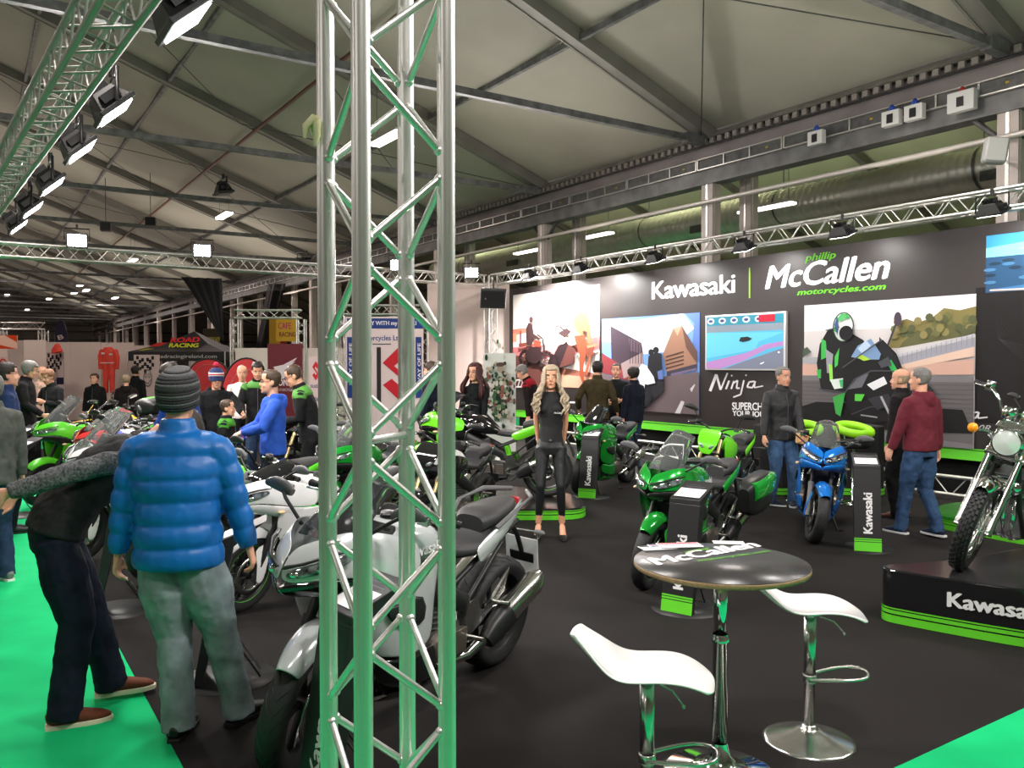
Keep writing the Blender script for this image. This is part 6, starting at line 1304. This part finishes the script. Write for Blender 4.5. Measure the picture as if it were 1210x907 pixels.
# ================================================================ PEOPLE IN PLACE
J = lambda n, c, r=.85, na=.28, sc=14: mat(n, sr(*c), r, 0, na, sc, .2, spec=.2)
NAVYJ = J('jeans_navy', (40, 58, 86)); BLUEJ = J('jeans_blue', (62, 88, 122)); DARKT = J('trousers_dark', (20, 24, 34)); BLKT = J('trousers_black', (16, 16, 18))
def pa(px, d): return V(((px-605)/F*d, d, 0))
FACE = math.pi
# 1 blue puffer
person(pa(209, 4.08), .12, 'person in a bright blue puffer jacket and striped dark beanie seen from behind', 1.79, hair='grey', style='beanie', top='puffer', topc=mat('puffer_blue', (.003, .125, .42), .42, 0, .1, 6), legs='loose', legc=mat('faded_jeans', sr(120, 134, 138), .85, 0, .35, 9, .25),
       solec=None, shoec=BLK, hand_l=(-.30, .02, .80), hand_r=(.33, .06, .86), foot_l=(.0, -.02), foot_r=(.26, .10), fyaw=(-5, -30), build=1.16, vox=.008, face=False, curl=.7)
# 2 bending man
person(V((-2.32, 4.30, 0)), math.radians(-62), 'person bending forward in black padded vest and grey knit sleeves at left', 1.88, lean=50, neck=38, hyaw=0, hair='dark', style='short', top='shirt', topc=mat('knit_grey', (.10, .105, .11), .95, 0, .75, 75, .8), vest=BLKM, legs='loose', legc=J('trousers_navy', (20, 26, 40)),
       shoec=mat('brown_suede', sr(98, 48, 26), .8, 0, .15, 60), solec=mat('cream_sole', sr(215, 205, 180), .7), hand_r=(.20, -.38, 1.10), hand_l=(-.16, -.30, 1.05), elbow=(.6, -.4, .5), foot_l=(-.14, .20), foot_r=(.12, -.02), hipy=-.05, vox=.008, face=False)
# 3.. left side crowd
person(pa(-10, 6.95), .9, 'person in a grey jacket and grey trainers cut by the left frame edge', 1.74, style='short', hair='grey', top='jacket', topc=J('jacket_grey', (82, 84, 80)), legs='jeans', legc=NAVYJ, shoec=J('shoe_grey', (110, 114, 110)), solec=WHT, face=False)
person(pa(6, 9.0), -.9, 'person in a blue checked padded jacket at the left frame edge', 1.84, style='short', hair='dark', top='jacket', topc=J('jacket_blue_check', (34, 50, 86), sc=40), legs='jeans', legc=DARKT, face=False)
person(pa(30, 12.7), -1.25, 'grey-haired man in a black coat watching the green adventure bike', 1.87, hair='grey', style='full', top='jacket', topc=J('coat_black', (26, 24, 26)), legs='jeans', legc=BLKT, neck=14, hand_r=(.20, .25, 1.0))
person(pa(64, 14.0), FACE-.35, 'ginger man in a black jacket holding his phone over the bikes', 1.74, hair='ginger', style='short', top='jacket', topc=J('jacket_black2', (30, 30, 32)), legs='jeans', legc=BLKT, neck=14, hand_l=(-.12, .30, 1.22), hand_r=(.22, .24, 1.28), lean=6)
person(pa(50, 15.4), FACE+.3, 'bald man in pale clothes behind the ginger man', 1.78, hair='bald', style='bald', top='jacket', topc=J('jacket_pale', (205, 165, 150)), legs='jeans', legc=BLKT, vox=.013)
person(pa(226, 9.5), 1.35, 'dark-haired man in blue leaning over behind the striped beanie', 1.88, hair='dark', style='short', top='jacket', topc=J('jacket_blue2', (26, 58, 130)), legs='jeans', legc=NAVYJ, lean=18, neck=18, hand_l=(-.1, .4, .95), hand_r=(.2, .35, .95))
person(pa(188, 14.6), -1.15, 'grey-haired man in a white top stooping over the top box', 1.84, hair='grey', style='short', top='hoodie', topc=J('top_white', (225, 220, 215)), legs='jeans', legc=NAVYJ, lean=28, neck=10, hand_l=(-.15, .45, .98), hand_r=(.15, .42, .98))
person(pa(149, 17.2), .4, 'person in a black jacket with tan collar by the racing suit', 1.60, hair='light', style='short', top='hoodie', topc=J('jacket_black3', (26, 20, 20)), top2=None, legs='jeans', legc=BLKT, vox=.013, face=False)
person(pa(160, 18.6), -.3, 'person in black with a small green back logo by the racing suit', 1.78, hair='dark', style='short', top='jacket', topc=J('jacket_black4', (18, 19, 20)), legs='jeans', legc=BLKT, vox=.013, face=False)
person(pa(112, 17.6), FACE, 'person in dark clothes beside the yellow supermoto', 1.62, hair='brown', style='short', top='jacket', topc=J('jacket_black4', (18, 19, 20)), legs='jeans', legc=BLKT, vox=.013)
person(pa(255, 11.2), FACE+.45, 'man in a red, white and navy bobble hat reaching over a handlebar', 1.76, hair='dark', style='bobble', top='hoodie', topc=J('hoodie_black', (22, 22, 24)), legs='jeans', legc=BLKT, neck=12, hand_l=(-.28, .46, 1.18), hand_r=(.2, .2, .95))
person(pa(267, 9.6), -1.45, 'boy with short brown hair in a black and green top beside the blue jacket', 1.42, hair='brown', style='crop', top='jacket', topc=J('hoodie_black', (22, 22, 24)), top2=J('kid_green', (60, 130, 40)), legs='jeans', legc=BLKT)
person(pa(286, 13.8), FACE+.3, 'bald man in a white shirt and black trousers before the red banner', 1.80, hair='bald', style='bald', top='shirt', topc=J('shirt_white', (225, 215, 212), na=.08), legs='jeans', legc=BLKT, hand_l=(-.15, .2, 1.0), neck=8)
YG = mat('yoke_green', sr(70, 130, 48), .7, 0, .1, 20)
person(pa(305, 12.6), FACE+.25, 'man in a black jacket with green shoulders looking down at a bike', 1.86, hair='dark', style='short', top='jacket', topc=J('jacket_team', (24, 24, 26)), top2=YG, legs='jeans', legc=NAVYJ, neck=18, hand_l=(-.22, .30, 1.15), hand_r=(.2, .3, 1.05))
person(pa(322, 8.6), 1.95, 'teenager in glasses and a blue hoodie with lime patches, hands together', 1.77, hair='brown', style='crop', top='hoodie', topc=mat('hoodie_blue', (.012, .07, .42), .8, 0, .12, 12, .1), legs='jeans', legc=DARKT, glasses=True, hand_l=(-.08, .30, 1.13), hand_r=(.06, .30, 1.13), elbow=(1, -.7, -.4))
person(pa(368, 10.1), 1.75, 'smiling man in glasses and a black jacket with green yoke left of the column', 1.84, hair='brown', style='crop', top='jacket', topc=J('jacket_team', (24, 24, 26)), top2=YG, legs='jeans', legc=BLKT, glasses=True, lean=14, neck=14, hand_l=(-.1, .36, 1.08), hand_r=(.15, .34, 1.0))
person(pa(511, 11.8), 1.2, 'person in dark clothes seen between the right truss posts', 1.86, hair='brown', style='short', top='jacket', topc=J('jacket_navy', (20, 26, 40)), legs='jeans', legc=BLKT, face=False)
person(pa(562, 11.9), FACE-.5, 'woman with glasses and long dark red hair in a black polo', 1.84, 'f', hair='red', style='straight', top='shirt', topc=J('polo_black', (20, 24, 24)), legs='slim', legc=BLKT, glasses=True, hand_l=(-.2, .15, .9), hand_r=(.2, .15, .9))
person(pa(551, 12.4), .2, 'small boy with short hair behind the black superbike', 1.36, hair='brown', style='crop', top='jacket', topc=J('jacket_team', (24, 24, 26)), legs='jeans', legc=BLKT, face=False)
person(pa(632, 14.6), 1.3, 'grey-haired man in black with a red collar bending behind the blonde woman', 1.84, hair='grey', style='short', top='jacket', topc=J('jacket_black3', (26, 20, 20)), top2=J('collar_red', (140, 24, 34)), legs='jeans', legc=BLKT, lean=14, neck=22, vox=.012)
# blonde host
LEA = mat('leatherette_black', (.014, .015, .016), .36, 0, .2, 30, .1)
t, jj = person(pa(651, 8.72), FACE-.06, 'blonde woman with long wavy hair in a black top, leather trousers and heels', 1.74, 'f', hair='blonde', style='long', skin=SKINT, top='tshirt', topc=mat('tee_black', (.012, .012, .013), .8, 0, .2, 30), legs='slim', legc=LEA, shoec=BLKG, heel=.085,
       hand_l=(-.13, -.15, .98), hand_r=(.13, -.15, .98), elbow=(1.6, -.3, 0), foot_l=(-.12, .02), foot_r=(.13, .02), fyaw=(6, -6), vox=.0085)
b = MB(); b.T = M.Scale(jj['s'], 4); b.sweep([jj['P3']+jj['nd']*.062+V((.047*math.cos(a), .050*math.sin(a), 0)) for a in [math.pi*2*i/16 for i in range(16)]], .007, 6, ref=(0, 0, 1), close=True); b.build('choker', BLK, t)
b = MB(); b.T = M.Scale(jj['s'], 4); text(b, 'McCallen', V((-.035, .142, 1.335)), V((-.085, -.012, 0)), V((0, 0, .018)), .04, .2); b.build('chest_lettering', flat(235, 235, 235), t)
b = MB(); b.T = M.Scale(jj['s'], 4); b.box((0, .128, 1.06), (.024, .01, .016)); b.build('trouser_button', SAT, t)
person(pa(706, 14.2), -.25, 'man in an olive jacket standing with his back turned', 1.87, hair='dark', style='short', top='jacket', topc=J('jacket_olive', (56, 48, 30)), legs='jeans', legc=BLKT, face=False, hand_l=(-.32, .08, 1.0), hand_r=(.3, .12, .95), build=1.08)
person(pa(728, 15.3), FACE-.2, 'man in a black polo talking between the two turned backs', 1.83, hair='dark', style='crop', top='tshirt', topc=J('polo_black', (20, 24, 24)), legs='jeans', legc=BLKT, hand_l=(-.1, .3, 1.12), hand_r=(.12, .3, 1.1))
person(pa(749, 14.35), .75, 'man in a long dark navy coat with his back turned', 1.77, hair='dark', style='full', top='jacket', topc=J('coat_navy', (18, 22, 34)), legs='jeans', legc=NAVYJ, face=False, build=1.12)
NS = mat('shoe_navy', (.012, .02, .045), .7)
t, jj = person(pa(924, 10.75), FACE+.22, 'grey-haired man in a black quilted jacket and blue jeans by the blue motorcycle', 1.79, hair='grey', style='crop', top='jacket', topc=mat('quilt_black', (.016, .016, .018), .6, 0, .3, 20), legs='jeans', legc=BLUEJ, shoec=NS, solec=WHT, build=1.12, hyaw=10, neck=4, hand_l=(-.12, .27, .90), hand_r=(.29, .08, .86), foot_l=(-.13, .06), foot_r=(.13, -.04), fyaw=(-30, 40), elbow=(.5, -1, -.3))
b = jj['wri'][-1]*jj['s']; p = t.matrix_basis @ b if False else (M.Translation(t.location) @ M.Rotation(t.rotation_euler.z, 4, 'Z')) @ b
tt = thing('paper_bag', p+V((-.0, -.03, -.07)), 'folded beige paper bag in the hand of the man in black', 'bag', rz=.3); MB().prism([(-.08, -.02, -.06), (.06, -.02, -.09), (.10, -.02, .04), (-.02, -.02, .10), (-.08, -.02, .06)], (0, .05, 0)).build('paper', mat('kraft_paper', sr(205, 165, 120), .8, 0, .1, 30), tt, [BEV(.01)]); MB().box((.04, -.024, .02), (.05, .003, .02), M.Rotation(.3, 3, 'Y')).build('red_print', flat(170, 60, 40), tt)
person(pa(1089, 8.85), .42, 'man in a maroon hoodie and blue jeans walking away by the wall', 1.79, hair='grey', style='crop', top='hoodie', topc=mat('hoodie_maroon', (.12, .009, .020), .85, 0, .15, 14, .15), legs='jeans', legc=J('jeans_mid', (52, 76, 108)), shoec=NS, solec=WHT, face=False, build=1.14, hyaw=25, hand_l=(-.27, .14, .90), hand_r=(.28, .02, .88), foot_l=(-.09, .16), foot_r=(.08, -.16, .02), fyaw=(6, 0))
person(pa(1066, 9.85), .75, 'man in brown shoes half hidden behind the maroon hoodie', 1.77, hair='light', style='bald', top='jacket', topc=J('jacket_dark5', (30, 26, 28)), legs='jeans', legc=BLKT, shoec=mat('brown_leather', sr(92, 56, 44), .5), hyaw=15)
